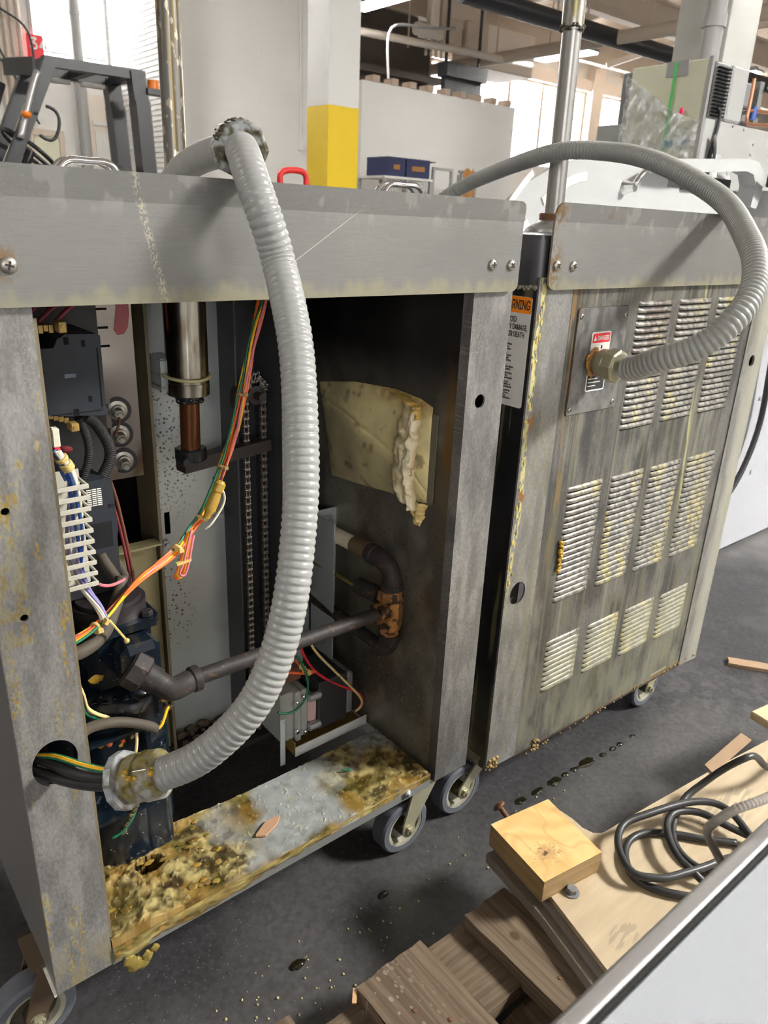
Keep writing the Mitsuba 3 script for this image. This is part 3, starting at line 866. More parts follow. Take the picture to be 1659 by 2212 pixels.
def fringe():
    """Crust hanging over the front lip of the shelf."""
    nu, nv = 300, 22
    u, v = np.meshgrid(np.linspace(0, 1, nu), np.linspace(0, 1, nv), indexing='ij')
    x = .206 + u * .575
    P3 = np.stack([x * 40, v * 3, 0 * x], -1)
    f = meshkit.fbm(P3, 4, 51)
    g = meshkit.fbm(np.stack([x * 150, v * 5, 0 * x], -1), 3, 52)
    hang = (.004 + .024 * np.clip(1 - (x - .206) / .42, 0, 1) ** .7) * (.6 + .8 * meshkit.fbm(np.stack([x * 60, 0 * x, 0 * x], -1), 3, 53))
    z = .1765 - v * hang + .002 * (g - .5)
    y = .7690 - (.001 + .005 * f * np.sin(np.pi * np.clip(v * .9 + .1, 0, 1)) * np.clip(1.05 - u, 0.1, 1))
    m = grid(nu, nv, lambda a, b: np.stack([x, y, z], -1))
    m.invert()
    ff, gg = f.reshape(-1), g.reshape(-1)
    c = srgb_mix((.10, .07, .02), (.36, .30, .12), np.clip(ff * 2.2 - .6, 0, 1))
    o = np.clip((gg - .55) * 8, 0, 1)
    c = c * (1 - .6 * o[:, None]) + np.array([.33, .17, .04]) * .6 * o[:, None]
    lowc = np.clip((v.reshape(-1) - .75) * 4, 0, 1)
    c = c * (1 - .6 * lowc[:, None]) + np.array([.06, .045, .02]) * .6 * lowc[:, None]
    return m, c


fm, fc = fringe()
solo('grease_drip', fm, 'vc_wet', 'fringe of old fat hanging over the front lip of the bottom shelf', None, True, kind='stuff', color=fc)
bl, bc = [], []
for i in range(80):
    x = .215 + .36 * RN.rand() ** 1.6
    y = .775 + .14 * RN.rand()
    if np.hypot((x - .300) / .03, (y - .868) / .022) < 1 or np.hypot(x - .29, y - .965) < .1:
        continue
    if x > .40: x = .215 + .17 * RN.rand()
    r = RN.uniform(.002, .006)
    m_ = blob((x, y, .180 + r * .15), (r * 1.3, r * RN.uniform(.5, 1.2), r * .30), i, .8, 2)
    bl.append(m_)
    cc = np.array([.27, .18, .035]) * RN.uniform(.4, 1.3) * np.array([1, RN.uniform(.85, 1.1), RN.uniform(.7, 1.6)])
    bc.append(np.tile(cc, (len(m_.vertices), 1)))
for (x, z, r) in [(.232, .128, .010), (.243, .122, .009), (.250, .131, .008), (.226, .140, .009), (.262, .138, .006)]:
    m_ = blob((x, .768, z), (r, r * .6, r * 1.1), int(x * 999), .5, 2)
    bl.append(m_)
    bc.append(np.tile([.20, .15, .035], (len(m_.vertices), 1)))
solo('grease_lump', cat(*bl), 'vc_wet', 'wet yellow lumps of fat around the foot of the blue pump', None, True, kind='stuff', color=np.vstack(bc))
caster(F1, .7500, .806, .055, .034, .148, forktilt=.030)
caster(F1, .112, .850, .056, .036, .152, forktilt=.035, fm='m_rustfork')
mat('m_rustfork', (.075, .05, .03), .5, .2)
caster(F1, .78, 1.66, .055, .032, .150)
caster(F1, .20, 1.66, .055, .032, .150)

F2 = thing('fryer_cabinet', 'right fryer cabinet with a closed greasy louvered back panel and a danger sticker', 'fryer')
part(F2, 'splash_guard', splash(.946, 1.732, 1.012, 1.137, .016), 'm_splash', 30)
screws(F2, [(.961, 1.048), (1.001, 1.047), (1.66, 1.05), (1.70, 1.05)], .762)
p2 = Polygon([(.936, .104), (1.0205, .100), (1.0205, 1.03), (.936, 1.03)]).difference(affinity.scale(Point(.9705, .484).buffer(1, quad_segs=16), .0205, .0225))
part(F2, 'corner_post', ext(p2, 'y', .770, .7735), 'm_post')
part(F2, 'post_bracket', cat(box(.94, 1.01, .80, .803, .40, .56), box(.965, .985, .785, .80, .455, .468)), 'm_steel')
part(F2, 'post_bolt', lathe([(0, .008), (.006, .008), (.009, .005)], (.975, .80, .495), (0, -1, 0), 14), 'm_chrome')
p3 = Polygon([(1.644, .080), (1.727, .074), (1.727, 1.03), (1.644, 1.03)]).difference(Point(1.683, .847).buffer(.0125))
part(F2, 'corner_post', ext(p3, 'y', .7690, .7735), 'm_post')
part(F2, 'post_hole_liner', box(1.66, 1.71, .80, .803, .80, .90), 'm_void')
vp = Polygon([(1.0215, .098), (1.6435, .078), (1.6435, 1.03), (1.0215, 1.03)])
part(F2, 'vent_panel', ext(vp, 'y', .7712, .7735), 'm_vent')
part(F2, 'bottom_edge', cat(bar((1.0215, .7715, .100), (1.644, .7715, .080), .004, .004)), 'm_rustdark')
part(F2, 'access_plate', ext(rrect(1.042, 1.182, .803, .981, .004), 'y', .7686, .7706), 'm_plate')
part(F2, 'plate_gap_shade', ext(rrect(1.0408, 1.1828, .8018, .9822, .004), 'y', .7706, .7713), 'm_rustdark')  # thin dark outline paints the shadow gap round the plate, with its edge rust
mat('m_rustdark', (.045, .03, .018), .6)
screws(F2, [(1.050, .968), (1.174, .966), (1.050, .812), (1.172, .814)], .769, .62)
# louvers: one slat each
LW = .106
prof = [(0, 0), (-.0022, -.0024), (-.0046, -.0040), (-.0074, -.0048), (-.0082, -.0038), (-.0082, 0)]    # (z, y)


def louver_mesh(seed):
    r_ = np.random.RandomState(seed)
    st = np.array([0, .006, .02, .045, .07, .09, .10, .106])
    k = np.array([.05, .75, 1, 1, 1, 1, .75, .05])
    k = k * (1 + .12 * (r_.rand(8) - .5))
    dz = .0006 * (r_.rand(8) - .5)
    n = len(prof)
    v = np.array([[sx, py * kk, pz + d_] for sx, kk, d_ in zip(st, k, dz) for pz, py in prof])
    f = []
    for i in range(len(st) - 1):
        for j in range(n - 1):
            a, b, c, d = i * n + j, i * n + j + 1, (i + 1) * n + j + 1, (i + 1) * n + j
            f += [(a, d, c), (a, c, b)]
    return trimesh.Trimesh(v, np.array(f), process=False)


LV = [mikit.ply(louver_mesh(s), 'm_louver', True) for s in range(6)]
SLOT = mikit.ply(box(.004, .102, -.0022, .0002, -.0102, -.0078), 'm_void')
LCOL = [1.079, 1.2125, 1.347, 1.489]
cnt = 0
for ci, x0 in enumerate(LCOL):
    rows = ([] if ci == 0 else [(.987, 20)]) + [(.6645 - .003 * ci, 20), (.3435 - .006 * ci, 10)]
    for z0, n_ in rows:
        for i in range(n_):
            s_ = 1.0 + .04 * ci
            to = T().translate([x0, .7712, z0 - i * .0118]).scale([s_, 1, 1])
            k_ = part(F2, 'louver', LV[cnt % 6], None, to=to)
            scene[k_ + '__slot'] = {**SLOT, 'to_world': to}
            cnt += 1
part(F2, 'side_panel', box(.936, .9385, .7736, 2.0, .104, 1.012), 'm_blackside', label='black oil streaked side panel')
part(F2, 'side_panel', box(1.7245, 1.727, .774, 2.0, .074, 1.085), 'm_steel')
# rounded upper body beside the pole
tb = sbox(.938, .7745, 1.727, 2.0).buffer(-.02).buffer(.02, quad_segs=8)
tb1 = ext(tb, 'z', 1.016, 1.084)
tb2 = ext(tb.buffer(-.005), 'z', 1.084, 1.090)
part(F2, 'upper_body', cat(tb1, tb2), 'm_upper', 35)
mat('m_upper', (.085, .085, .09), .33, .45)
part(F2, 'seam_crust', cat(*[blob((.9365 + RN.uniform(-.002, .002), .778 + i * .0042, 1.0125 + RN.uniform(-.003, .003)), RN.uniform(.0022, .0042), i, .5, 1) for i in range(16)]), 'm_crustgrey', True, stuff=True)
mat('m_crustgrey', (.22, .20, .15), .4)
part(F2, 'post_crust', cat(*[blob((.945 + RN.uniform(-.006, .006), .7695, z_), (RN.uniform(.0012, .003), .0012, RN.uniform(.002, .006)), i, .7, 2) for i, z_ in enumerate(RN.uniform(.50, 1.0, 26))]), 'm_crustyel', True, stuff=True)
mat('m_crustyel', (.52, .42, .12), .35)
part(F2, 'foot_crust', cat(*[blob((RN.uniform(.938, .965), .7695, RN.uniform(.102, .125)), RN.uniform(.002, .005), i, .5, 1) for i in range(26)],
                           *[blob((1.085 + RN.uniform(-.012, .012), .7690, .098 + RN.uniform(-.012, .02)), RN.uniform(.002, .0045), i + 40, .5, 1) for i in range(18)],
                           *[blob((RN.uniform(1.03, 1.72), .7695, .088 + RN.uniform(-.005, .004)), RN.uniform(.0015, .003), i + 80, .5, 1) for i in range(50)]), 'm_footcrust', True, stuff=True)
mat('m_footcrust', (.24, .16, .06), .4)
part(F2, 'louver_crust', cat(*[blob((1.079 + RN.uniform(-.004, .004), .767, RN.uniform(.50, .56)), RN.uniform(.002, .0045), i, .5, 1) for i in range(30)]), 'm_crustgold', True, stuff=True)
mat('m_crustgold', (.45, .28, .03), .25)
caster(F2, .903, .815, .055, .034, .125, forktilt=.052)
caster(F2, 1.530, .800, .055, .034, .100, forktilt=.02)
caster(F2, .98, 1.9, .055, .032, .105)
caster(F2, 1.68, 1.9, .055, .032, .105)

# warning label on the black side (reads towards -Y)
LX = .9358
wl = ext(rrect(.7795, .905, .8255, .9995, .004), 'x', LX - .0004, LX)
wk = part(F2, 'warning_label', wl, 'm_label', label='white and orange warning label on the black side')
band = ext(rrect(.7797, .9048, .9745, .9993, .003), 'x', LX - .0007, LX - .0004)
scene[wk + '__orange_band'] = mikit.ply(band, 'm_orangeband')


def side_text(s, h, yright, z, bold=False, sq=1.0):
    m = meshkit.text_mesh(s, h, .0002, bold)
    w = m.bounds[1][0] * sq
    return place_text(s, h, (LX - .0009, yright + w, z), (0, -1, 0), (0, 0, 1), .0002, bold, sq)


tx = [side_text('WARNING', .0138, .7825, .9802, True, .60)]
for s_, z_, yr in (('TO AVOID', .9600, .8075), ('PROPERTY DAMAGE,', .9485, .7835), ('INJURY, OR DEATH', .9370, .7885)):
    tx.append(side_text(s_, .0083, yr, z_, True, .60))
z_ = .9235
SM = ['er installation,', 'alteration,', 'maintenance', '', 'ulation,', 'd maintenance', 'thoroughly', 'ding/servicing', 'ent.', '', 'ng machine without', 'device in place.', '', 'fryer with cooking', 'Remove oil', 'ng or servicing unit.', '', 'filter pan with', 'n pan. Remove oil', 'ng or servicing unit.', '', 'is equipment with', 'heat the device.', 'OFF before', 'r connecting hoses.']
for s_ in SM:
    if s_:
        m_ = meshkit.text_mesh(s_, .0030, .0002)
        tx.append(place_text(s_, .0030, (LX - .0009, .8295, z_), (0, -1, 0), (0, 0, 1), .0002, True, .66))
    z_ -= .0040 if s_ else .0022
scene[wk + '__lettering'] = mikit.ply(cat(*tx), 'm_ink')
# danger sticker on the access plate
dk = part(F2, 'danger_sticker', ext(rrect(1.0855, 1.139, .8395, .941, .004), 'y', .7684, .7689), 'm_label', label='small red, white and black danger sticker')
scene[dk + '__red_band'] = mikit.ply(ext(rrect(1.0880, 1.1365, .9225, .9385, .002), 'y', .7681, .7684), 'm_redsign')
scene[dk + '__black_band'] = mikit.ply(ext(rrect(1.0880, 1.1365, .8420, .8740, .002), 'y', .7681, .7684), 'm_ink')
dt = [place_text('DANGER', .0074, (1.1005, .7680, .9268), (1, 0, 0), (0, 0, 1), .0002, True, .78), ext(Polygon([(1.0905, .9262), (1.0995, .9262), (1.0950, .9350)]), 'y', .7679, .7681)]
for j, w_ in enumerate((.030, .026, .034, .022)):
    dt.append(box(1.0910, 1.0910 + w_ * .33, .7679, .7681, .8665 - j * .0062, .8683 - j * .0062))
    dt.append(box(1.0910 + w_ * .36, 1.0910 + w_, .7679, .7681, .8667 - j * .0062, .8681 - j * .0062))
scene[dk + '__lettering'] = mikit.ply(cat(*dt), 'm_label')
scene[dk + '__pictogram'] = mikit.ply(cat(ext(affinity.scale(Point(1.1160, .9150).buffer(1), .0023, .0030), 'y', .7680, .7684), tube([(1.0900, .7681, .9120), (1.0935, .7681, .9125), (1.0965, .7681, .9110), (1.0985, .7681, .9080)], .0005, 5, .001)), 'm_ink')

# =================================================================== POLES
P1 = thing('vent_pole', 'tall pole with white and brown stains rising behind the left splash guard', 'pole')
part(P1, 'tube', cyl((.695, 1.5, 1.088), (.695, 1.5, 2.6), .0215, 32), 'm_pole', 40)
part(P1, 'flange', lathe([(0, .05), (.006, .05), (.012, .03), (.02, .024)], (.695, 1.5, 1.0905), (0, 0, 1), 28), 'm_steel', 35)
P2 = thing('vent_pole', 'clean steel pole rising between the two splash guards', 'pole')
part(P2, 'tube', cyl((1.657, 1.341, 1.10), (1.645, 1.341, 1.545), .0235, 32), 'm_pole', 40)
part(P2, 'upper_tube', cyl((1.645, 1.341, 1.54), (1.62, 1.341, 2.6), .0265, 32), 'm_pole', 40)
part(P2, 'weld_bead', cat(*[blob((1.645 + .0255 * math.cos(a), 1.341 + .0255 * math.sin(a), 1.545 + .004 * math.sin(5 * a)), .0055, int(a * 9), .4, 1) for a in np.linspace(0, 6.2, 20)]), 'm_greasy', True, stuff=True)
part(P2, 'flange', lathe([(0, .068), (.008, .066), (.014, .054), (.022, .044), (.028, .040)], (1.652, 1.341, 1.0905), (0, 0, 1), 32), 'm_steel', 35)
part(P2, 'collar', lathe([(0, .036), (.002, .037), (.016, .037), (.018, .035)], (1.657, 1.341, 1.1185), (0, 0, 1), 28), 'm_rust', 35)

# =================================================================== HOSES
h1 = [(.441, .790, 1.1665), (.4285, .760, 1.157), (.417, .722, 1.128), (.449, .752, 1.094), (.435, .706, 1.058), (.423, .671, 1.025), (.416, .646, .992), (.409, .628, .959), (.399, .609, .917), (.391, .594, .875), (.381, .581, .832), (.369, .570, .789), (.358, .561, .755), (.346, .558, .714), (.331, .558, .676), (.311, .562, .638), (.288, .574, .608), (.265, .592, .578), (.247, .612, .560), (.232, .631, .546)]
h1[3] = (.4195, .7015, 1.094)
H1 = thing('conduit_hose', 'grey corrugated hose looping over the left splash guard and across the open bay', 'hose')
part(H1, 'hose', corrugated(h1, .0180), 'm_hose', True)
part(H1, 'hose', corrugated([(.452, .825, 1.168), (.460, .870, 1.168), (.471, .950, 1.163), (.483, 1.030, 1.150), (.495, 1.100, 1.128), (.505, 1.15, 1.095)], .0180), 'm_hosedirty', True)
ua, ub = np.array([.4515, .822, 1.169]), np.array([.4385, .783, 1.165])
um, uc = noisy(cat(hexbody(ub, ub + (ua - ub) * .72, .0305, 8), cyl(ub + (ua - ub) * .6, ua + (ua - ub) * .25, .0245, 28)), .0028, 110, [(.03, .027, .018), (.11, .10, .06), (.30, .31, .32), (.40, .41, .42)], 4, 2.6)
part(H1, 'union_nut', um, 'vc_metal', False, label='octagonal crusted union nut on top of the splash guard', color=uc)
part(H1, 'grease_speck', cat(*[blob(ub + (ua - ub) * RN.uniform(0, .7) + .0285 * np.array([math.cos(a), 0, math.sin(a)]), (RN.uniform(.001, .003), .002, RN.uniform(.0008, .0018)), i, .6, 1) for i, a in enumerate(RN.uniform(.3, 2.9, 60))]), 'm_greasy', True, stuff=True)
ca, cb = np.array([.207, .660, .5325]), np.array([.240, .622, .553])
dv = (cb - ca) / np.linalg.norm(cb - ca)
nm_, nc_ = noisy(hexbody(ca - dv * .002, ca + dv * .009, .0310, 12), .0025, 120, [(.13, .12, .08), (.38, .40, .42), (.52, .54, .56)], 3, 2.2)
part(H1, 'locknut', nm_, 'vc_metal', False, label='ribbed zinc locknut at the hose end', color=nc_)
gm_, gc_ = noisy(lathe([(0, .022), (.004, .022), (.006, .0255), (.018, .0255), (.019, .0235), (.023, .0235), (.024, .0265), (.040, .0255), (.042, .022)], ca + dv * .009, dv, 30), .0028, 90, [(.09, .075, .03), (.22, .18, .06), (.20, .19, .14), (.34, .34, .33)], 8, 2.6)
part(H1, 'gland', gm_, 'vc_wet', True, label='gland body smeared with yellow fat', color=gc_)
mat('m_goldgrease', (.20, .17, .075), .22)
part(H1, 'grease_speck', cat(*[blob(ca + dv * RN.uniform(.005, .045) + np.array([RN.uniform(-.016, .016), -.012 - .01 * RN.rand(), .012 + .012 * RN.rand()]), RN.uniform(.0015, .0042), i, .6, 1) for i in range(16)]), 'm_crustgold', True, stuff=True)

h2 = [(1.69, 1.90, 1.10), (1.705, 1.87, 1.14), (1.728, 1.793, 1.192), (1.700, 1.610, 1.239), (1.600, 1.375, 1.264), (1.572, 1.245, 1.274), (1.583, 1.160, 1.270), (1.548, 1.051, 1.255), (1.515, .948, 1.229), (1.480, .852, 1.194), (1.428, .760, 1.156), (1.329, .664, 1.105), (1.250, .600, 1.068), (1.199, .568, 1.030), (1.157, .558, .998), (1.127, .568, .967), (1.108, .597, .936), (1.096, .633, .920), (1.098, .660, .907), (1.105, .690, .892), (1.1065, .715, .8885)]
H2 = thing('conduit_hose', 'grey corrugated hose arching over the right splash guard into the danger sticker plate', 'hose')
part(H2, 'hose', corrugated(h2, .0206, .0088, .0024, 30, .016), 'm_hosedirty', True)
part(H2, 'elbow_fitting', cyl((1.69, 1.90, 1.0895), (1.695, 1.89, 1.115), .024, 20), 'm_zinc')
g0, g1 = np.array([1.106, .7684, .8905]), np.array([1.1065, .713, .8885])
gd = (g1 - g0) / np.linalg.norm(g1 - g0)
part(H2, 'gland', lathe([(0, .0190), (.012, .0190), (.013, .0240), (.026, .0255), (.028, .0240), (.046, .0255), (.050, .0218)], g0 - gd * .002, gd, 32), 'm_dirtyzinc', 30)
part(H2, 'locknut', hexbody(g0 + gd * .026, g0 + gd * .047, .0285, 8), 'm_dirtyzinc')
part(H2, 'rust_ring', cat(*[blob(g0 + np.array([RN.uniform(.019, .026) * math.cos(a) - .002, -.002, RN.uniform(.019, .026) * math.sin(a)]), (RN.uniform(.002, .006), .0016, RN.uniform(.002, .006)), int(a * 97), .8, 2) for a in RN.uniform(1.3, 4.7, 26)]), 'm_rustorange', True, stuff=True)
mat('m_rustorange', (.28, .13, .025), .45)

W1 = thing('bay_cable', 'two black cables and a yellow green wire running from oval hole to hose end', 'cable')
part(W1, 'cable', tube([(.150, .815, .470), (.162, .775, .482), (.177, .735, .493), (.192, .700, .506), (.210, .662, .5255)], .0065, 12), 'm_cable', True)
part(W1, 'cable', tube([(.152, .822, .484), (.168, .778, .4935), (.178, .735, .506), (.193, .702, .515), (.208, .668, .534)], .0062, 12), 'm_cable', True)
yg = spline([(.160, .810, .489), (.173, .770, .507), (.183, .732, .519), (.193, .698, .530), (.208, .665, .542)], .004)
ygm = sweep(yg, .0038, 12)
part(W1, 'ground_wire', ygm, 'w_green', True)
off = yg + np.array([-.0012, -.0012, .0022])
part(W1, 'ground_stripe', sweep(off, .0022, 8), 'w_yellow', True)

# =================================================================== INSIDE THE OPEN BAY
# zinc chassis panel with slots
gp = sbox(.4555, .165, .585, 1.03)
gp = gp.difference(sbox(.473, .585, .483, .625).buffer(.0)).difference(sbox(.5655, .628, .5735, .672))
CP = thing('chassis_panel', 'grey zinc panel spattered with brown oil at the back of the open bay', 'panel')
part(CP, 'sheet', ext(gp, 'y', 1.14, 1.143), 'm_galv')
part(CP, 'side_flange', box(.4535, .4555, 1.112, 1.20, .165, 1.03), 'm_olive')
part(CP, 'edge_strip', box(.449, .454, 1.108, 1.112, .165, 1.02), 'm_olive', label='brown stained edge strip')
part(CP, 'chain_channel', cat(box(.585, .588, 1.085, 1.143, .165, 1.03), box(.588, .668, 1.140, 1.143, .165, 1.03)), 'm_galvdark')
part(CP, 'channel_edge', box(.6480, .690, 1.043, 1.0455, .165, 1.03), 'm_galvlight')
part(CP, 'channel_wall', box(.6520, .6545, 1.0456, 1.143, .165, 1.03), 'm_galvdark')
mat('m_galvdark', (.05, .052, .056), .5, .3)
part(CP, 'slot_bolt', cat(hexbody((.569, 1.139, .605), (.569, 1.128, .605), .0085), cyl((.569, 1.139, .605), (.569, 1.120, .605), .0042, 12), cyl((.569, 1.1398, .605), (.569, 1.1375, .605), .012, 18)), 'm_zinc')
part(CP, 'slot_bolt', cat(hexbody((.464, 1.128, .577), (.464, 1.118, .577), .0075), cyl((.464, 1.1398, .577), (.464, 1.110, .577), .004, 12)), 'm_zinc')
part(CP, 'guide_bracket', cat(box(.4585, .4605, 1.08, 1.14, .846, .892), box(.4605, .486, 1.085, 1.139, .844, .846), box(.4605, .486, 1.085, 1.139, .892, .894), box(.456, .487, 1.075, 1.0775, .846, .892)), 'm_galv')
part(CP, 'dirt', cat(*[blob((RN.uniform(.46, .66), 1.135 - .07 * RN.rand() ** 2, .166 + .02 * RN.rand()), (RN.uniform(.004, .011), .006, RN.uniform(.003, .009)), i, .6, 1) for i in range(60)]), 'm_dirt', True, stuff=True)
mat('m_dirt', (.085, .06, .04), .7)
part(CP, 'bottom_ledge', box(.45, .70, 1.05, 1.15, .155, .166), 'm_dark')

LC = thing('lift_cylinder', 'shiny lift cylinder with an oily brown rod in front of the zinc panel', 'cylinder')
part(LC, 'barrel', lathe([(0, .0290), (.0015, .0315), (.02, .0318), (.0205, .0312), (.19, .0312)], (.492, 1.06, .841), (0, 0, 1), 40), 'm_cyl', 40)
part(LC, 'rod', cyl((.4905, 1.06, .752), (.4925, 1.06, .845), .0152, 28), 'm_rodoil', 40, label='oily brown rod')
mat('m_rodoil', (.15, .055, .02), .18, .6)
part(LC, 'wiper_seal', cat(lathe([(0, .016), (.002, .019), (.010, .020), (.012, .016)], (.4922, 1.06, .829), (0, 0, 1), 24), *[blob((.4922 + .018 * math.cos(a), 1.06 + .018 * math.sin(a), .835 + .004 * math.sin(3 * a)), .0045, int(a * 10), .6, 1) for a in np.linspace(0, 6, 12)]), 'm_blackgloss', True)
part(LC, 'retaining_ring', tube([(.459, 1.075, .872), (.462, 1.052, .8695), (.474, 1.033, .868), (.492, 1.0265, .8675), (.510, 1.032, .869), (.5225, 1.048, .8705), (.523, 1.075, .873)], .0027, 8, .003), 'm_stainyel', True)
part(LC, 'foot_clamp', cat(lathe([(0, .022), (.002, .0245), (.018, .0245), (.020, .022)], (.4905, 1.06, .738), (0, 0, 1), 28), lathe([(0, .006), (.008, .0075), (.014, .006)], (.471, 1.048, .742), (0, -1, 0), 14)), 'm_blackgloss', 30)
part(LC, 'lift_arm', cat(bar((.475, 1.066, .728), (.640, 1.082, .737), .028, .020)), 'm_armdark', label='dark iron lift arm')
mat('m_armdark', (.035, .027, .025), .45, .2)

# roller chain: two strands over a sprocket
CH = thing('lift_chain', 'oily roller chain running over a sprocket in the dark channel', 'chain')


def link_mesh(wide):
    w = .0042 if wide else .0030
    p = unary = Point(-.0063, 0).buffer(.0042, quad_segs=3).union(Point(.0063, 0).buffer(.0042, quad_segs=3)).union(sbox(-.0063, -.0028, .0063, .0028))
    ms = []
    for s in (-1, 1):
        m = ext(p, 'z', s * w - .0006, s * w + .0006)
        ms.append(m)
    if not wide:
        for x in (-.0063, .0063):
            ms.append(trimesh.creation.cylinder(.0038, .0052, sections=10, transform=trimesh.transformations.translation_matrix((x, 0, 0))))
    else:
        for x in (-.0063, .0063):
            ms.append(trimesh.creation.cylinder(.0016, .0115, sections=6, transform=trimesh.transformations.translation_matrix((x, 0, 0))))
    m = cat(*ms)
    v = np.array(m.vertices)           # local: link along x, plate normal z -> along Z, plate normal along X
    return trimesh.Trimesh(np.stack([v[:, 2], v[:, 1], v[:, 0]], 1), m.faces[:, ::-1], process=False)


mat('m_chain', (.30, .27, .24), .30, .75)
LKS = [mikit.ply(link_mesh(False), 'm_chain'), mikit.ply(link_mesh(True), 'm_chain')]
SPX = .624
for y_, zt in ((1.098, .835), (1.062, .835)):
    x_ = .602 if y_ > 1.08 else .6355
    for i in range(52):
        z = .828 - i * .0126
        part(CH, 'link', LKS[i % 2], None, to=T().translate([x_, 1.085, z]))
for i, a in enumerate(np.linspace(.3, math.pi - .3, 6)):
    to = T().translate([.6215 - .0165 * math.cos(a), 1.085, .828 + .024 * math.sin(a)]).rotate([0, 1, 0], 90 - math.degrees(a))
    part(CH, 'link', LKS[i % 2], None, to=to)
part(CH, 'sprocket', cat(lathe([(0, .010), (.001, .016), (.010, .016), (.011, .010)], (.6215, 1.079, .822), (0, 1, 0), 18), cyl((.6215, 1.06, .822), (.6215, 1.139, .822), .007, 14)), 'm_armdark', 30)
part(CH, 'sprocket_bearing', lathe([(0, .020), (.004, .024), (.014, .024), (.016, .018)], (.594, 1.10, .820), (.5, -1, 0), 24), 'm_armdark', 30)

# heater plate with three terminals, behind the contactors
HP = thing('heater_plate', 'worn steel plate with three heater terminals behind the contactors', 'plate')
part(HP, 'sheet', box(.335, .428, 1.10, 1.103, .712, 1.03), 'm_heater')
mat('m_heater', (.30, .265, .235), .16, 1.0)
part(HP, 'painted_reflection', ext(Polygon([(.400, .938), (.405, .930), (.414, .931), (.421, .941), (.424, .96), (.424, 1.0), (.407, 1.0), (.406, .97)]), 'y', 1.0985, 1.10), 'm_redreflection', label='red reflection painted on the plate')
mat('m_redreflection', (.36, .06, .06), .35)  # red reflection in the steel, laid on as a coloured patch
for z in (.966, .940, .914):
    part(HP, 'vent_slit', box(.352, .392, 1.0988, 1.10, z, z + .003), 'm_void')
for (x, z) in ((.395, .820), (.395, .783), (.398, .741)):
    t_ = part(HP, 'terminal', lathe([(0, .0145), (.003, .0145), (.004, .0095), (.012, .0095), (.013, .0070), (.024, .0065)], (x, 1.10, z), (-.25, -1, 0), 24), 'm_screw', 30)
    scene[t_ + '__washer'] = mikit.ply(lathe([(0, .0200), (.002, .0200)], (x, 1.0995, z), (-.25, -1, 0), 24), 'm_dark', 30)
    scene[t_ + '__stud'] = mikit.ply(cat(cyl((x - .005, 1.078, z), (x - .010, 1.062, z), .0042, 12), hexbody((x - .006, 1.079, z), (x - .008, 1.072, z), .0075)), 'm_screw')
part(HP, 'terminal_wire', tube([(.384, 1.064, .818), (.379, 1.058, .805), (.373, 1.060, .793)], .0022, 8), 'w_brown', True)

SP = thing('stained_plate', 'yellow stained sheet behind the blue pump', 'plate')
part(SP, 'sheet', cat(box(.345, .449, 1.125, 1.128, .165, .588), box(.345, .449, 1.10, 1.128, .586, .589)), 'm_stainyel')

# big contactor
K1 = thing('contactor', 'large black contactor block at the top left of the open bay', 'contactor')
cpoly = Polygon([(.236, .880), (.294, .874), (.3015, .874), (.3025, .882), (.3000, .884), (.301, .966), (.297, .968), (.262, .969), (.257, .9655), (.254, .965), (.249, .955), (.2325, .955)])
part(K1, 'body', ext(cpoly.buffer(-.0015).buffer(.0015), 'y', .872, .96), 'm_contactor')
part(K1, 'cover_line', cat(box(.2955, .2965, .8712, .872, .884, .952), box(.240, .296, .8712, .872, .8800, .8808)), 'm_void')
part(K1, 'window', cat(box(.257, .2695, .8712, .872, .921, .9255)), 'm_smokewin')
mat('m_smokewin', (.09, .11, .15), .2)
part(K1, 'notch', cat(*[box(x, x + .0035, .8712, .872, z, z + .007) for x, z in ((.2795, .9545), (.2815, .8915))], box(.2605, .2655, .8712, .872, .958, .966), box(.2635, .269, .8712, .872, .877, .885)), 'm_void')
part(K1, 'terminal', cat(box(.2555, .2645, .868, .885, .971, .9835, .001), cyl((.260, .868, .978), (.260, .8665, .978), .0022, 10)), 'm_brassy', label='brass terminal tab')
part(K1, 'terminal', cat(box(.257, .2665, .868, .885, .8595, .8695, .001), cyl((.262, .868, .8645), (.262, .8665, .8645), .0022, 10)), 'm_brassy', label='brass terminal tab')
part(K1, 'terminal_row', cat(*[box(.2375 + .0055 * i, .2425 + .0055 * i, .880, .895, .8745 - .0022 * i, .8805 - .0022 * i) for i in range(4)], *[box(.2385 + .0055 * i, .2430 + .0055 * i, .882, .897, .970 + .002 * (i % 2), .9785) for i in range(3)]), 'm_brassy', stuff=True)
mat('m_brassy', (.42, .28, .09), .4, .5)
part(K1, 'mounting_plate', box(.206, .33, .962, .966, .60, 1.0), 'm_dark')
K2 = thing('overload_relay', 'small black relay with a white printed label beside the slotted wire duct', 'relay')
rp_ = Polygon([(.272, .700), (.282, .686), (.304, .690), (.311, .715), (.309, .765), (.300, .787), (.276, .786), (.272, .78)])
part(K2, 'body', ext(rp_, 'y', .900, .955), 'm_contactor')
part(K2, 'inset', cat(box(.277, .303, .8990, .900, .695, .730, .0005), box(.302, .308, .8988, .900, .748, .752)), 'm_blackgloss')
rl = part(K2, 'printed_label', box(.2745, .2945, .8990, .900, .7515, .7765), 'm_ink')
scene[rl + '__print_lines'] = mikit.ply(cat(*[box(.2755 + .0064 * c_, .2755 + .0064 * c_ + .0055, .8985, .8990, .7745 - .0026 * r_, .7760 - .0026 * r_) for r_ in range(9) for c_ in range(3)]), 'm_label')

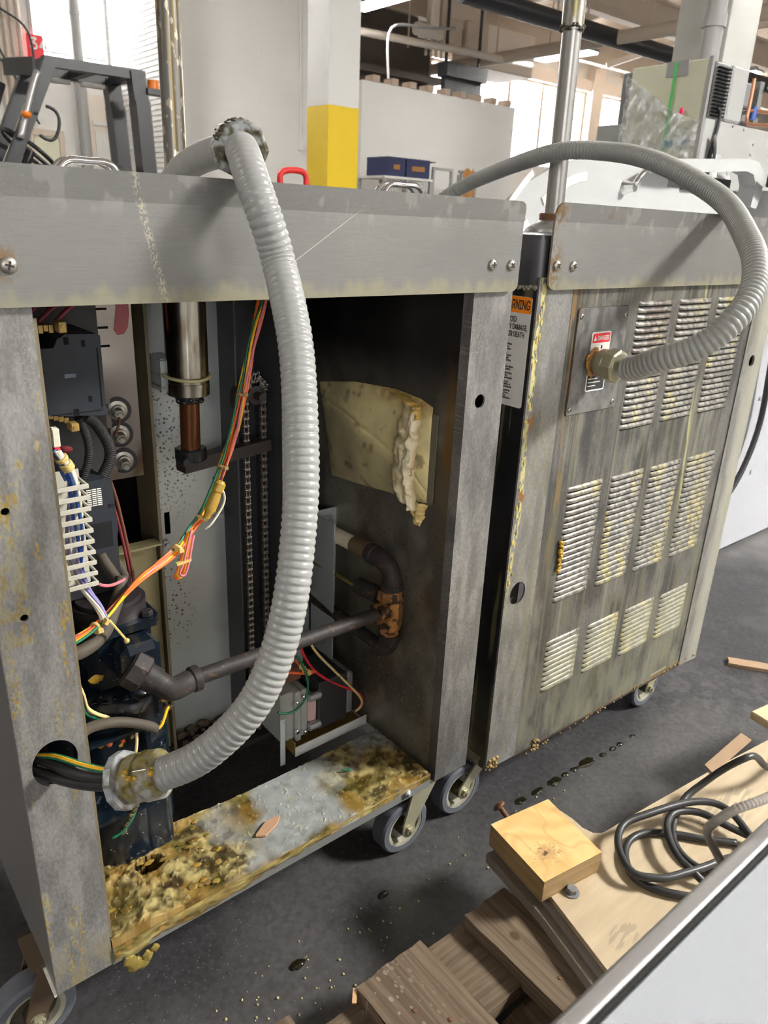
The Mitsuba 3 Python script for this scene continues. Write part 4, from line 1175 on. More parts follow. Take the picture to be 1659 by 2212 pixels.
# slotted wiring duct with fingers
WD = thing('wire_duct', 'slotted ivory wiring duct full of blue and white wires', 'wire duct')
part(WD, 'back', box(.228, .268, .895, .898, .655, .806), 'm_duct')
DX0, DX1 = .2295, .2725
FING = mikit.ply(cat(box(0, .0372, 0, .0022, 0, .0060, .0005), box(0, .002, 0, .036, .001, .005), box(.0352, .0372, 0, .036, .001, .005)), 'm_duct')
for i in range(10):
    part(WD, 'finger', FING, None, to=T().translate([DX0, .858, .7925 - i * .0141]))
dw = spline([(.236, .862, .842), (.247, .868, .822), (.253, .872, .803), (.251, .876, .744), (.247, .876, .690), (.255, .872, .655), (.264, .868, .635), (.270, .862, .612)], .005)
for i, cn in enumerate(['white', 'blue', 'white', 'purple', 'blue', 'white', 'purple', 'white']):
    a = i * 2.4
    spread = .0036 + .006 * np.exp(-((np.linspace(0, 1, len(dw)) - .5) / .22) ** 2)
    o = np.stack([np.cos(a + np.linspace(0, 5, len(dw))) * spread, np.sin(a + np.linspace(0, 5, len(dw))) * spread * .8, 0 * spread], -1)
    part(WD, 'wire', sweep(dw + o, .0019, 7), 'w_' + cn, True)
for j, zz in ((16, 0), (27, 0), (31, 0)):
    j = min(j, len(dw) - 2)
for q in (.03, .07, .10):
    j = int(q * len(dw)) + 1
    part(WD, 'cable_tie', lathe([(0, .0072), (.001, .0078), (.004, .0078), (.005, .0072)], dw[j], dw[j + 1] - dw[j], 14), 'w_tie', 30)
CO = thing('crimp_connector', 'red crimp connector with a pale sleeve hanging from the big contactor', 'connector')
part(CO, 'sleeve', box(.2355, .2445, .870, .880, .843, .866, .0015), 'w_white')
part(CO, 'crimp', box(.2365, .2440, .870, .879, .826, .843, .0015), 'w_red')
part(CO, 'wire', tube([(.240, .8745, .827), (.242, .874, .815), (.246, .872, .802)], .0022, 8), 'w_blue', True)
solo('busbar_tube', cyl((.236, .94, .818), (.305, .98, .808), .0052, 14), 'm_redtube', 'dull red tube running behind the black sleeves', 'tube', 40)
mat('m_redtube', (.24, .03, .035), .4)
SLB = [('thick black braided sleeve curling down from the big contactor', [(.283, .905, .868), (.297, .915, .858), (.309, .92, .840), (.317, .92, .814), (.309, .92, .791), (.292, .92, .770), (.283, .925, .755)], .0072),
       ('thinner black braided sleeve beside the thick one', [(.277, .905, .868), (.284, .91, .850), (.288, .91, .828), (.284, .91, .805), (.276, .912, .785)], .0052)]
for lab, pts, r in SLB:
    solo('cable_sleeve', corrugated(pts, r, .0026, .0006, 14, .004), 'm_braid', lab, 'cable sleeve', True)
solo('cable_sleeve', tube([(.296, .945, .688), (.304, .95, .655), (.315, .95, .632), (.325, .95, .606), (.328, .945, .585)], .0070, 14), 'm_sleeve', 'brown dusty sleeve below the relay, left of its twin', 'cable sleeve', True)
solo('cable_sleeve', tube([(.312, .965, .69), (.322, .97, .648), (.334, .97, .624), (.340, .97, .597), (.343, .965, .575)], .0066, 14), 'm_sleeve', 'brown dusty sleeve below the relay, right of its twin', 'cable sleeve', True)
solo('cable_sleeve', tube([(.322, .938, .628), (.310, .920, .612), (.293, .898, .602), (.272, .872, .592), (.245, .852, .588), (.216, .835, .594)], .0088, 16), 'm_sleeve', 'thick dusty sleeve under the colourful wires', 'cable sleeve', True)
solo('bay_wire', tube([(.327, 1.0, .80), (.334, 1.0, .771), (.344, 1.0, .732), (.351, 1.0, .688), (.358, 1.0, .628), (.361, 1.0, .570)], .0026, 8), 'w_brown', 'brown wire hanging right of the relay', 'wire', True)
solo('bay_wire', tube([(.322, 1.0, .80), (.329, 1.0, .765), (.339, 1.0, .722), (.347, 1.0, .678), (.354, 1.0, .62), (.357, 1.0, .575)], .0024, 8), 'w_maroon', 'maroon wire beside the brown wire', 'wire', True)
solo('bay_wire', tube([(.271, .870, .660), (.285, .885, .648), (.300, .900, .640), (.318, .915, .636)], .0022, 8), 'w_pink', 'pink wire leaving the slotted duct', 'wire', True)
# upper brown wires
for i in range(3):
    solo('bay_wire', tube([(.232 + .02 * i, .93, .975), (.25 + .02 * i, .935, .99), (.28 + .025 * i, .95, 1.012)], .0034, 8), 'w_maroon', ['lower', 'middle', 'upper'][i] + ' of three brown wires above the big contactor', 'wire', True)

# harness
HA = thing('wire_harness', 'bundle of orange, yellow, green and red wires hanging diagonally across the bay', 'wires')
hc = spline([(.626, 1.06, 1.0), (.621, 1.058, .972), (.593, 1.04, .916), (.569, 1.03, .848), (.545, 1.02, .787), (.514, 1.0, .741), (.492, .99, .706), (.469, .98, .677), (.440, .97, .657), (.408, .95, .642), (.371, .93, .634), (.335, .91, .627), (.294, .88, .617), (.262, .86, .609), (.216, .832, .611)], .005)
sN = np.linspace(0, 1, len(hc))
tg, ua_, ub_ = frames(hc)
HC = ['green', 'yellow', 'orange', 'maroon', 'salmon', 'pink', 'yellow', 'orange']
for i, cn in enumerate(HC):
    ph = i * 2 * math.pi / len(HC)
    r_ = .0036 + .0035 * np.abs(np.sin(sN * 15 + i)) * (1 - .5 * sN)
    tw = ph + 2.2 * np.sin(sN * 3 + .3 * i) + .6 * np.sin(sN * 11 + i)
    o = ua_ * (np.cos(tw) * r_)[:, None] + ub_ * (np.sin(tw) * r_)[:, None]
    keep = slice(0, len(hc)) if cn != 'maroon' else slice(0, int(.6 * len(hc)))
    part(HA, 'wire', sweep((hc + o)[keep], .00205, 7), 'w_' + cn, True)
for q in (.035, .26, .435, .56, .655, .925):
    j = int(q * len(hc))
    part(HA, 'cable_tie', cat(lathe([(0, .0082), (.0008, .0088), (.0032, .0088), (.004, .0082)], hc[j], tg[j], 14), box(*(np.repeat(hc[j], 2) + np.array([-.003, .004, -.0125, -.0085, -.003, .003])), .0006)), 'w_tieb' if q < .5 else 'w_tie', 30)
part(HA, 'tie_tail', bar((.272, .850, .618), (.288, .842, .588), .0045, .0014), 'w_tie')
part(HA, 'tie_tail', bar((.270, .850, .620), (.266, .850, .615), .008, .005), 'w_tie')
part(HA, 'tie_tail', blob((.2885, .8415, .587), .0035, 3, .2, 1), 'w_tie', True)
part(HA, 'plug', lathe([(0, .0055), (.004, .0085), (.016, .009), (.018, .0075), (.026, .0085), (.045, .009), (.052, .006), (.060, .005)], (.493, .966, .729), (.464 - .489, 0, .674 - .724), 14), 'w_amber', 30, label='yellowed plug taped to the bundle')
part(HA, 'plug_lead', tube([(.489, .960, .720), (.493, .958, .700), (.484, .958, .684), (.470, .958, .668), (.462, .962, .66)], .0018, 7), 'w_white', True)
LPW = [(.438, .968, .660), (.427, .962, .637), (.4155, .960, .608), (.4115, .960, .598), (.417, .960, .5935), (.4225, .960, .600), (.4295, .960, .624), (.4395, .965, .652)]
for i, cn in enumerate(['orange', 'yellow', 'pink']):
    part(HA, 'loop_wire', tube([(x + .0028 * (i - 1), y - .002 * i, z + .0025 * (i - 1)) for x, y, z in LPW], .0020, 7, .004), 'w_' + cn, True)
part(HA, 'cable_tie', bar((.4105, .957, .617), (.4335, .957, .6195), .006, .004), 'w_tie')
LW_ = [('cream insulated wire curving behind the corner post', 'cream', [(.214, .83, .575), (.221, .84, .554), (.230, .85, .521), (.236, .86, .495), (.253, .87, .471), (.268, .885, .452)], .0028),
       ('green wire beside the cream one', 'green', [(.216, .835, .548), (.223, .84, .533), (.229, .853, .499), (.243, .867, .474), (.263, .88, .453)], .0024),
       ('thin black wire beside the green one', None, [(.218, .837, .545), (.226, .843, .528), (.233, .856, .494), (.247, .87, .470), (.266, .882, .451)], .0020)]
for lab, cn, pts, r in LW_:
    solo('bay_wire', tube(pts, r, 8, .004), 'w_' + cn if cn else 'm_cable', lab, 'wire', True)

# =================================================================== PUMP
PU = thing('pump', 'dark blue motor pump standing at the left end of the bottom shelf', 'pump')
cx, cy = .290, .972
part(PU, 'motor_body', lathe([(0, .078), (.004, .086), (.020, .088), (.255, .088), (.272, .083), (.285, .072), (.294, .055), (.300, .040), (.302, .034), (.330, .034)], (cx, cy, .180), (0, 0, 1), 56), 'm_pump', 40)
fin = sbox(.300, .885, .352, .94).buffer(-.014).buffer(.014, quad_segs=8)
part(PU, 'capacitor_cover', cat(ext(fin, 'z', .190, .372), ext(fin.buffer(-.004), 'z', .372, .378), ext(fin.buffer(-.005), 'z', .183, .190)), 'm_pump', 30, label='rounded upright cover on the motor side')
jb = sbox(.2245, .285, .3200, .425).buffer(-.012).buffer(.012)
jo = sbox(.2285, .292, .3130, .420).buffer(-.010).buffer(.010)
part(PU, 'junction_box', cat(ext(jb.difference(jo), 'y', .872, .915), ext(jb, 'y', .913, .917)), 'm_pump', 30)
for i, (x, z, c_) in enumerate([(.2565, .410, 'amber'), (.268, .406, 'salmon'), (.285, .402, 'orange'), (.297, .404, 'tieb'), (.279, .397, 'amber')]):
    part(PU, 'wire_nut', lathe([(0, .0045), (.003, .0062), (.012, .0040), (.015, .001)], (x, .895, z - .004), (.1 * (i - 2), -.6, .5), 10), 'w_' + c_, 30)
for i, (c_, pts) in enumerate([('green', [(.279, .893, .396), (.276, .89, .385), (.281, .893, .365), (.278, .90, .345)]), ('cream', [(.302, .880, .432), (.300, .872, .412), (.295, .868, .392), (.290, .875, .375)]), ('brown', [(.268, .90, .404), (.270, .898, .375), (.268, .9, .335), (.27, .905, .31)]), ('green', [(.292, .873, .300), (.284, .869, .285), (.270, .869, .268), (.252, .873, .258)])]):
    part(PU, 'box_wire', tube(pts, .0022, 7, .004), 'w_' + c_, True)
part(PU, 'sludge', cat(*[blob((RN.uniform(.235, .312), .905, RN.uniform(.296, .37)), (RN.uniform(.003, .008), .003, RN.uniform(.003, .012)), i, .6, 1) for i in range(34)], *[blob((.2655 + .026 * t_, .870, .262 + .04 * t_ + RN.uniform(-.003, .003)), RN.uniform(.002, .004), i, .6, 1) for i, t_ in enumerate(np.linspace(0, 1, 14))]), 'm_dirtyzincw', True, stuff=True)
mat('m_dirtyzincw', (.085, .070, .030), .22)
# pump head casting
hd = Polygon([(.250, .925), (.268, .902), (.352, .902), (.360, .915), (.360, .99), (.345, 1.01), (.262, 1.01), (.248, .99)])
part(PU, 'pump_head', cat(ext(hd.buffer(-.010), 'z', .478, .560), ext(hd, 'z', .560, .572)), 'm_pump', 30, label='cast pump head with a bolted flange')
part(PU, 'head_cover', cat(ext(affinity.scale(Point(.307, .955).buffer(1), .050, .045), 'z', .572, .592), ext(affinity.scale(Point(.307, .955).buffer(1), .044, .039), 'z', .592, .598)), 'm_headblack', 30)
mat('m_headblack', (.022, .018, .020), .42)
for x, y in ((.345, .916), (.264, .916), (.350, .985)):
    part(PU, 'bolt', hexbody((x, y, .572), (x, y, .580), .0085), 'm_headblack')
part(PU, 'port_boss', cat(box(.290, .345, .868, .915, .490, .556, .010)), 'm_pump')
part(PU, 'drain_boss', cat(lathe([(0, .014), (.006, .013), (.008, .008)], (.318, .902, .462), (.05, -.6, .8), 18)), 'm_pump', 30)
part(PU, 'oil_film', cat(*[blob((cx + .072 * math.cos(a) , cy - .072 * abs(math.sin(a)), .462 + RN.uniform(-.006, .006)), (RN.uniform(.003, .009), .004, .003), int(a * 20), .5, 1) for a in np.linspace(.5, 2.6, 12)]), 'm_pump', True, stuff=True)
for i, (x, y, z, c_) in enumerate([(.362, .915, .428, 'amber'), (.366, .92, .405, 'brown'), (.262, .90, .508, 'amber'), (.334, .905, .418, 'amber')]):
    part(PU, 'fat_flake', blob((x, y, z), (.009, .003, .006), i + 7, .6, 2), ('m_crustgold' if c_ == 'amber' else 'm_dirt'), True)
part(PU, 'nameplate_screw', cat(lathe([(0, .005), (.002, .005), (.003, .003)], (.356, .905, .318), (.5, -1, 0), 12)), 'm_zinc')
part(PU, 'nameplate_screw', cat(lathe([(0, .005), (.002, .005), (.003, .003)], (.272, .884, .252), (0, -1, 0), 12)), 'm_zinc')
solo('cable_sleeve', tube([(.210, .825, .478), (.219, .832, .482), (.243, .855, .468), (.273, .865, .454), (.304, .866, .437), (.326, .868, .418)], .0072, 14), 'm_sleeve', 'dark rubber sleeve lying across the blue motor', 'cable sleeve', True)
solo('bay_wire', tube([(.325, .866, .419), (.333, .864, .423), (.342, .868, .436), (.349, .872, .444)], .0024, 7, .003), 'w_yellow', 'yellow wire end poking from the rubber sleeve', 'wire', True)

# =================================================================== PIPEWORK
PW = thing('pipe_assembly', 'black oil pipe with elbows, brass tee valve and pale return pipe', 'pipe')
ux = np.array([.299, .878, .527])
uy = np.array([.337, .852, .493])
ud = (uy - ux) / np.linalg.norm(uy - ux)
part(PW, 'union_nut', cat(hexbody(ux, ux + ud * .027, .0275, 8), cyl(ux + ud * .02, ux + ud * .045, .019, 24)), 'm_pipe', 30)
part(PW, 'elbow', cat(sweep(smoothpath([ux + ud * .040, ux + ud * .055, (.347, .855, .482), (.368, .866, .4745), (.386, .872, .473)], .004, .008), .0165, 20), lathe([(0, .0175), (.002, .0190), (.012, .0190), (.014, .0170)], (.384, .872, .4735), (1, .02, 0), 24)), 'm_pipe', 35)
part(PW, 'pipe', cyl((.384, .873, .4735), (.745, .881, .4655), .0118, 24), 'm_pipe', 40)
tee = (.766, .882, .465)
part(PW, 'tee', cat(cyl((.732, .881, .466), (.768, .882, .4655), .0185, 22), hexbody((.767, .882, .500), (.767, .882, .418), .0215, 8, .1), cyl((.767, .882, .506), (.767, .882, .412), .0175, 22), hexbody((.762, .882, .484), (.762, .936, .484), .0155, 6)), 'm_brass', 30, label='brass tee valve worn to copper colour')
part(PW, 'elbow', cat(sweep(smoothpath([(.767, .882, .500), (.767, .882, .522), (.767, .888, .540), (.764, .905, .552), (.760, .940, .556)], .004, .009), .0170, 20), lathe([(0, .017), (.002, .0195), (.012, .0195), (.014, .017)], (.767, .882, .503), (0, 0, 1), 22), lathe([(0, .017), (.002, .0190), (.012, .0190), (.014, .0165)], (.7615, .922, .5545), (-.05, 1, .02), 22)), 'm_pipe', 35)
part(PW, 'sleeve', lathe([(0, .0155), (.002, .0165), (.040, .0165), (.042, .0150)], (.760, .940, .556), (-.03, 1, -.01), 22), 'm_brownpipe', 30, label='brown brass sleeve')
mat('m_brownpipe', (.15, .105, .06), .4, .4)
part(PW, 'return_pipe', cyl((.7585, .982, .5555), (.752, 1.20, .553), .0140, 22), 'm_pvcwhite', 40, label='pale cream return pipe')
part(PW, 'elbow', cat(sweep(smoothpath([(.767, .882, .420), (.767, .882, .400), (.765, .890, .385), (.758, .912, .385)], .004, .008), .0175, 20), lathe([(0, .019), (.012, .019)], (.767, .882, .405), (0, 0, 1), 22)), 'm_pipe', 35)
part(PW, 'pipe', cyl((.758, .905, .387), (.742, 1.20, .412), .0118, 20), 'm_pipe', 40)
part(PW, 'valve_barrel', lathe([(0, .0145), (.003, .0155), (.050, .0155), (.053, .013)], (.757, .905, .486), (-.1, 1, -.02), 20), 'm_pipe', 30)
part(PW, 'valve_rod', cyl((.748, .955, .484), (.740, 1.20, .482), .0038, 12), 'm_stainrod', 40, label='thin brass valve rod')
mat('m_stainrod', (.30, .22, .08), .3, .7)

BK = thing('bent_bracket', 'bent zinc bracket with a bolt on the inner wall behind the cream pipe', 'bracket')
part(BK, 'web', box(.744, .797, 1.09, 1.093, .30, .585), 'm_galvlight')
mat('m_galvlight', (.42, .46, .46), .4, .35)
part(BK, 'flange', box(.741, .744, 1.02, 1.093, .30, .585), 'm_galvlight')
part(BK, 'bolt', cat(hexbody((.776, 1.090, .560), (.776, 1.080, .560), .0085), cyl((.776, 1.0895, .560), (.776, 1.0875, .560), .013, 16)), 'm_zinc')
part(BK, 'lower_web', box(.66, .742, 1.10, 1.103, .30, .42), 'm_galvlight')

# =================================================================== GEARMOTOR TRAY
GM = thing('gear_motor', 'small grey gear motor with a black coil block on a white edged tray', 'motor')
part(GM, 'tray', cat(box(.622, .790, .968, 1.10, .162, .1645), box(.622, .6245, .968, 1.10, .1645, .19)), 'm_tray')
mat('m_tray', (.22, .15, .04), .35)
mat('m_lipwhite', (.80, .80, .78), .35)
part(GM, 'tray_lip', bar((.6225, .966, .171), (.7895, .966, .173), .002, .020), 'm_lipwhite', label='white front lip of the tray')
part(GM, 'hanger_strip', box(.584, .594, .955, .957, .165, .265), 'm_galvlight')
part(GM, 'gear_case', cat(box(.604, .632, .985, 1.075, .185, .290, .003), box(.632, .645, .978, 1.075, .180, .290, .003)), 'm_castgrey')
mat('m_castgrey', (.48, .50, .48), .40, .35)
part(GM, 'end_bell', cat(box(.645, .662, .982, 1.07, .184, .286, .004)), 'm_castgrey')
for z in (.203, .268):
    part(GM, 'standoff', lathe([(0, .008), (.024, .008), (.026, .006)], (.660, .978, z), (1, 0, 0), 14), 'm_zinc')
for (x, z) in ((.634, .205), (.634, .268), (.652, .196), (.648, .275)):
    part(GM, 'screw', lathe([(0, .005), (.003, .005), (.004, .003)], (x, .978, z), (0, -1, 0), 12), 'm_chrome')
part(GM, 'coil', cat(box(.664, .684, .984, 1.05, .205, .262, .004)), 'm_paleink', label='pale pink coil winding')
mat('m_paleink', (.62, .42, .40), .5)
part(GM, 'lamination_block', box(.682, .748, .976, 1.065, .188, .292, .002), 'm_laminate')
mat('m_laminate', (.030, .028, .030), .5)
part(GM, 'tape_wrap', box(.664, .735, .990, 1.06, .286, .304, .008), 'm_blackgloss')
part(GM, 'end_cap', box(.748, .768, .980, 1.06, .190, .285, .006), 'm_zinc')
part(GM, 'copper_cap', box(.622, .66, 1.0, 1.05, .298, .325, .004), 'w_brown')
for c_, pts, r in (('red', [(.645, .985, .385), (.651, .985, .366), (.670, .98, .327), (.714, .978, .282), (.768, .978, .240), (.790, .98, .214), (.782, .985, .190)], .0026), ('cream', [(.668, .985, .385), (.676, .983, .363), (.710, .98, .316), (.750, .975, .264), (.777, .972, .226), (.784, .975, .203), (.772, .98, .190)], .0025), ('green', [(.618, .955, .385), (.628, .952, .367), (.637, .95, .337), (.637, .95, .303), (.617, .95, .280), (.578, .952, .287)], .0023), ('orange', [(.622, .965, .372), (.637, .96, .352), (.655, .96, .338), (.667, .965, .331)], .0023), ('orange', [(.605, .965, .352), (.627, .96, .345), (.648, .96, .336), (.66, .965, .332)], .0023)):
    part(GM, 'wire', tube(pts, r, 8, .004), 'w_' + c_, True)
for p_ in ((.636, .958, .350), (.646, .957, .341), (.630, .957, .360)):
    part(GM, 'wire_end', blob(p_, (.005, .004, .007), int(p_[0] * 999), .3, 1), 'w_tie', True)

# =================================================================== MANUAL IN ITS POUCH
MP = thing('document_pouch', 'oil stained plastic pouch with folded yellow papers stuck on the inner wall', 'pouch')


def pouch():
    nu, nv = 90, 60
    u, v = np.meshgrid(np.linspace(0, 1, nu), np.linspace(0, 1, nv), indexing='ij')
    top = np.array([(1.150, .816), (1.04, .836), (.93, .844), (.868, .840), (.838, .832)])
    bot = np.array([(1.105, .645), (1.02, .652), (.93, .662), (.86, .668), (.838, .672)])
    s = np.linspace(0, 1, 5)
    ty, tz = np.interp(u, s, top[:, 0]), np.interp(u, s, top[:, 1])
    by, bz = np.interp(u, s, bot[:, 0]), np.interp(u, s, bot[:, 1])
    y = ty * (1 - v) + by * v
    z = tz * (1 - v) + bz * v
    w = meshkit.fbm(np.stack([y * 22, z * 22, 0 * y], -1), 4, 4)
    bulge = np.sin(np.pi * np.clip(u, 0, 1)) ** .6 * np.sin(np.pi * v) ** .6
    x = .7955 - .016 * bulge - .006 * w * bulge
    crease = np.exp(-((v - (.15 + .75 * u)) / .02) ** 2)
    x += .003 * crease
    m = grid(nu, nv, lambda a, b: np.stack([x, y, z], -1))
    U, V, Wn = u.reshape(-1), v.reshape(-1), w.reshape(-1)
    c = srgb_mix((.38, .32, .18), (.78, .68, .34), np.clip(1.1 - np.abs(U - .6) * 1.6 + (Wn - .5) * 1.6, 0, 1))
    low = np.clip((V - (.15 + .75 * U)) * 8, 0, 1) * np.clip((.8 - U) * 5, 0, 1)
    c = c * (1 - .5 * low[:, None]) + np.array([.19, .16, .12]) * .5 * low[:, None]
    e = np.clip((.16 - V) * 9, 0, 1) * np.clip((U - .25) * 4, 0, 1) * np.clip(meshkit.fbm(np.stack([y * 90, z * 90, 0 * y], -1), 3, 8).reshape(-1) * 2.4 - .5, 0, 1)
    c = c * (1 - .8 * e[:, None]) + np.array([.34, .17, .025]) * .8 * e[:, None]
    sp = np.clip((meshkit.fbm(np.stack([y * 60, z * 60, 0 * y], -1), 3, 9).reshape(-1) - .66) * 9, 0, 1)
    c = c * (1 - .6 * sp[:, None]) + np.array([.12, .07, .03]) * .6 * sp[:, None]
    return m, c


pm, pc = pouch()
part(MP, 'sleeve', pm, 'vc_paper', True, color=pc)


def roll(path, half, curl, seed, c0, c1, stain):
    """A folded strip of paper: path of (x,y,z) down its length, width across."""
    p = spline(path, .003)
    n = len(p)
    nv = 15
    t, a, b = frames(p)
    w = np.linspace(-1, 1, nv)
    across = np.array([0.25, -1.0, 0.0])
    across /= np.linalg.norm(across)
    h = np.interp(np.linspace(0, 1, n), np.linspace(0, 1, len(half)), half)
    nz = meshkit.fbm(np.stack(list(np.meshgrid(np.linspace(0, 15, n), np.linspace(0, 3, nv), indexing="ij")) + [np.full((n, nv), seed * 1.0)], -1), 4, seed)
    out = curl * (1 - w ** 2)[None, :] + .020 * (nz - .5)
    v = p[:, None] + across * (h[:, None] * w[None, :])[..., None] + np.array([-1.0, -.35, 0]) * out[..., None]
    m = grid(n, nv, lambda a_, b_: v)
    f = nz.reshape(-1)
    c = srgb_mix(c0, c1, np.clip(f * 2 - .5, 0, 1))
    edge = np.clip((np.abs(np.tile(w, n)) - .62) * 3, 0, 1) * np.clip(f * 2.2 - .4, 0, 1)
    c = c * (1 - stain * edge[:, None]) + np.array([.36, .19, .03]) * stain * edge[:, None]
    return m, c


for nm, args, lab in (('folded_paper', ([(.778, .868, .838), (.770, .866, .80), (.766, .870, .745), (.770, .872, .69), (.776, .866, .672)], [.012, .019, .020, .019, .013], .012, 3, (.50, .40, .20), (.74, .66, .44), .8), 'folded cream paper edge'),
                      ('folded_paper', ([(.772, .850, .834), (.764, .845, .80), (.760, .848, .75), (.764, .850, .70), (.770, .842, .668)], [.008, .012, .013, .012, .009], .012, 5, (.60, .50, .30), (.78, .71, .52), .7), None),
                      ('stained_flap', ([(.786, .930, .846), (.778, .890, .842), (.770, .862, .838), (.766, .846, .828), (.764, .838, .818)], [.008, .011, .013, .012, .008], .006, 7, (.40, .22, .035), (.66, .48, .15), .6), 'brown stained top flap'),
                      ('corner_tab', ([(.784, .846, .676), (.778, .838, .668), (.772, .832, .655), (.770, .828, .643)], [.016, .015, .012, .006], .007, 9, (.56, .42, .14), (.70, .56, .26), .5), 'curled yellow corner hanging down')):
    m_, c_ = roll(*args)
    part(MP, nm, m_, 'vc_paper', True, label=lab, color=c_)
part(MP, 'plastic_edge', cat(box(.7945, .7955, .824, .838, .672, .822)), 'm_filmgrey', label='clear plastic edge')
mat('m_filmgrey', (.16, .15, .11), .15)
part(MP, 'print_mark', tube([(.7555, .838, .742), (.7555, .837, .727), (.7555, .842, .727)], .0005, 5, .002), 'm_ink')

# =================================================================== PALLET, PLYWOOD, CORD, WHITE COUNTER
PL = thing('pallet', 'old wooden pallet on the floor under the plywood sheet', 'pallet')


def plank(x0, x1, y0, y1, z0, z1, seed, alongx=False):
    """A rough sawn plank with wobbly edges; uv.x tells the grain direction."""
    nx, ny = (24, 10) if alongx else (10, 30)
    m = box(0, 1, 0, 1, 0, 1)
    top = grid(nx, ny, lambda u, v: np.stack([u, v, u * 0 + 1], -1))
    bot = grid(nx, ny, lambda u, v: np.stack([u, v, u * 0], -1))
    bot.invert()
    sides = []
    for f_ in (lambda u, v: np.stack([u, u * 0, v], -1), lambda u, v: np.stack([1 - u, u * 0 + 1, v], -1), lambda u, v: np.stack([u * 0, 1 - u, v], -1), lambda u, v: np.stack([u * 0 + 1, u, v], -1)):
        sides.append(grid(24, 4, f_))
    m = cat(top, bot, *sides)
    v = np.array(m.vertices)
    p = np.stack([x0 + v[:, 0] * (x1 - x0), y0 + v[:, 1] * (y1 - y0), z0 + v[:, 2] * (z1 - z0)], 1)
    n1 = meshkit.fbm(p * 45 + seed, 3, seed) - .5
    n2 = meshkit.fbm(p * 45 + seed + 50, 3, seed) - .5
    endw = np.clip(1 - np.minimum(v[:, 1], 1 - v[:, 1]) * 8, 0, 1) if not alongx else np.clip(1 - np.minimum(v[:, 0], 1 - v[:, 0]) * 8, 0, 1)
    p[:, 0] += n1 * (.004 + .006 * endw * (1 if alongx else .3))
    p[:, 1] += n2 * (.003 + .008 * endw * (.3 if alongx else 1))
    p[:, 2] += (meshkit.fbm(p * 60, 3, seed + 2) - .5) * .002
    uv = np.tile([1.0 if alongx else 0.0, 0.0], (len(p), 1))
    return dict(mesh=trimesh.Trimesh(p, m.faces, process=False), uv=uv)


for (a, al) in (((.664, .752, -.35, .553, .082, .112, 1), False), ((.462, .582, -.35, .566, .088, .112, 2), False), ((.262, .368, -.35, .590, .088, .112, 3), False), ((.27, .664, .437, .562, .062, .087, 4), True), ((.9, 1.0, -.35, .52, .082, .112, 5), False), ((1.15, 1.25, -.35, .48, .082, .112, 6), False), ((1.38, 1.48, -.3, .44, .082, .112, 11), False), ((.2, 1.5, -.35, -.22, .062, .087, 7), True), ((.68, 1.5, .30, .42, .060, .081, 8), True)):
    d_ = plank(*a, alongx=al)
    part(PL, 'board', d_['mesh'], 'm_oldwood', False, uv=d_['uv'])
for x in (.30, .62, 1.05, 1.4):
    d_ = plank(x, x + .09, -.34, .43, 0, .060, int(x * 50))
    part(PL, 'runner', d_['mesh'], 'm_oldwood', False, uv=d_['uv'])
for (x, y, z) in ((.505, .490, .112), (.535, .452, .112), (.487, .425, .112), (.70, .40, .112)):
    part(PL, 'nail', lathe([(0, .0035), (.0012, .0032), (.0018, .002)], (x, y, z), (0, 0, 1), 10), 'm_rust')
part(PL, 'splinter', cat(bar((.462, .566, .108), (.450, .552, .104), .006, .003)), 'm_wood')

PY = thing('plywood_sheet', 'pale plywood sheet with a notched edge lying on the pallet', 'sheet')
outl = Polygon([(.792, .622), (.925, .600), (.928, .560), (.925, .535), (.930, .518), (.942, .509), (.958, .507), (1.0, .504), (1.267, .4765), (1.46, .452), (1.46, -.30), (.665, -.30), (.735, .355), (.771, .489)])
part(PY, 'top_sheet', cat(ext(outl.buffer(-.0008), 'z', .1405, .150)), 'm_ply')
part(PY, 'under_sheet', ext(affinity.translate(outl, -.010, -.006), 'z', .1315, .1400), 'm_boardedge')
part(PY, 'base_sheet', ext(affinity.translate(outl, -.026, -.014), 'z', .1125, .1310), 'm_particle')
mat('m_particle', (.20, .165, .13), .8)
part(PY, 'stray_strip', ext(Polygon([(1.235, .470), (1.245, .492), (1.40, .498), (1.395, .474)]), 'z', .1505, .154), 'm_wood2', label='thin scrap strip at the far edge')
mat('m_wood2', (.30, .20, .12), .7)
PB = thing('wood_block', 'square pine block with a knot lying on the corner of the plywood', 'block')
bv = np.array([(.769, .609), (.7485, .4805), (.8675, .463), (.8915, .590)])
part(PB, 'block', cat(ext(Polygon(bv).buffer(-.0012).buffer(.0012), 'z', .1502, .190)), 'm_pine')
BO = thing('carriage_bolt', 'rusty carriage bolt sticking up behind the pine block', 'bolt')
bd = np.array([-.12, .55, .42]); bd /= np.linalg.norm(bd)
b0 = np.array([.826, .612, .160])
part(BO, 'shank', cyl(b0, b0 + bd * .030, .0045, 14), 'm_rust', 40)
part(BO, 'head', lathe([(0, .0065), (.002, .0115), (.005, .0110), (.008, .007), (.009, .001)], b0 + bd * .028, bd, 20), 'm_rust', 35)
HB = thing('hex_bolt', 'grey hex bolt with a washer in the plywood beside the pine block', 'bolt')
part(HB, 'washer', lathe([(0, .0125), (.0018, .0125)], (.800, .4640, .1502), (0, 0, 1), 22), 'm_greydark', 30)
part(HB, 'head', hexbody((.800, .4640, .152), (.800, .4640, .160), .0085), 'm_greydark')

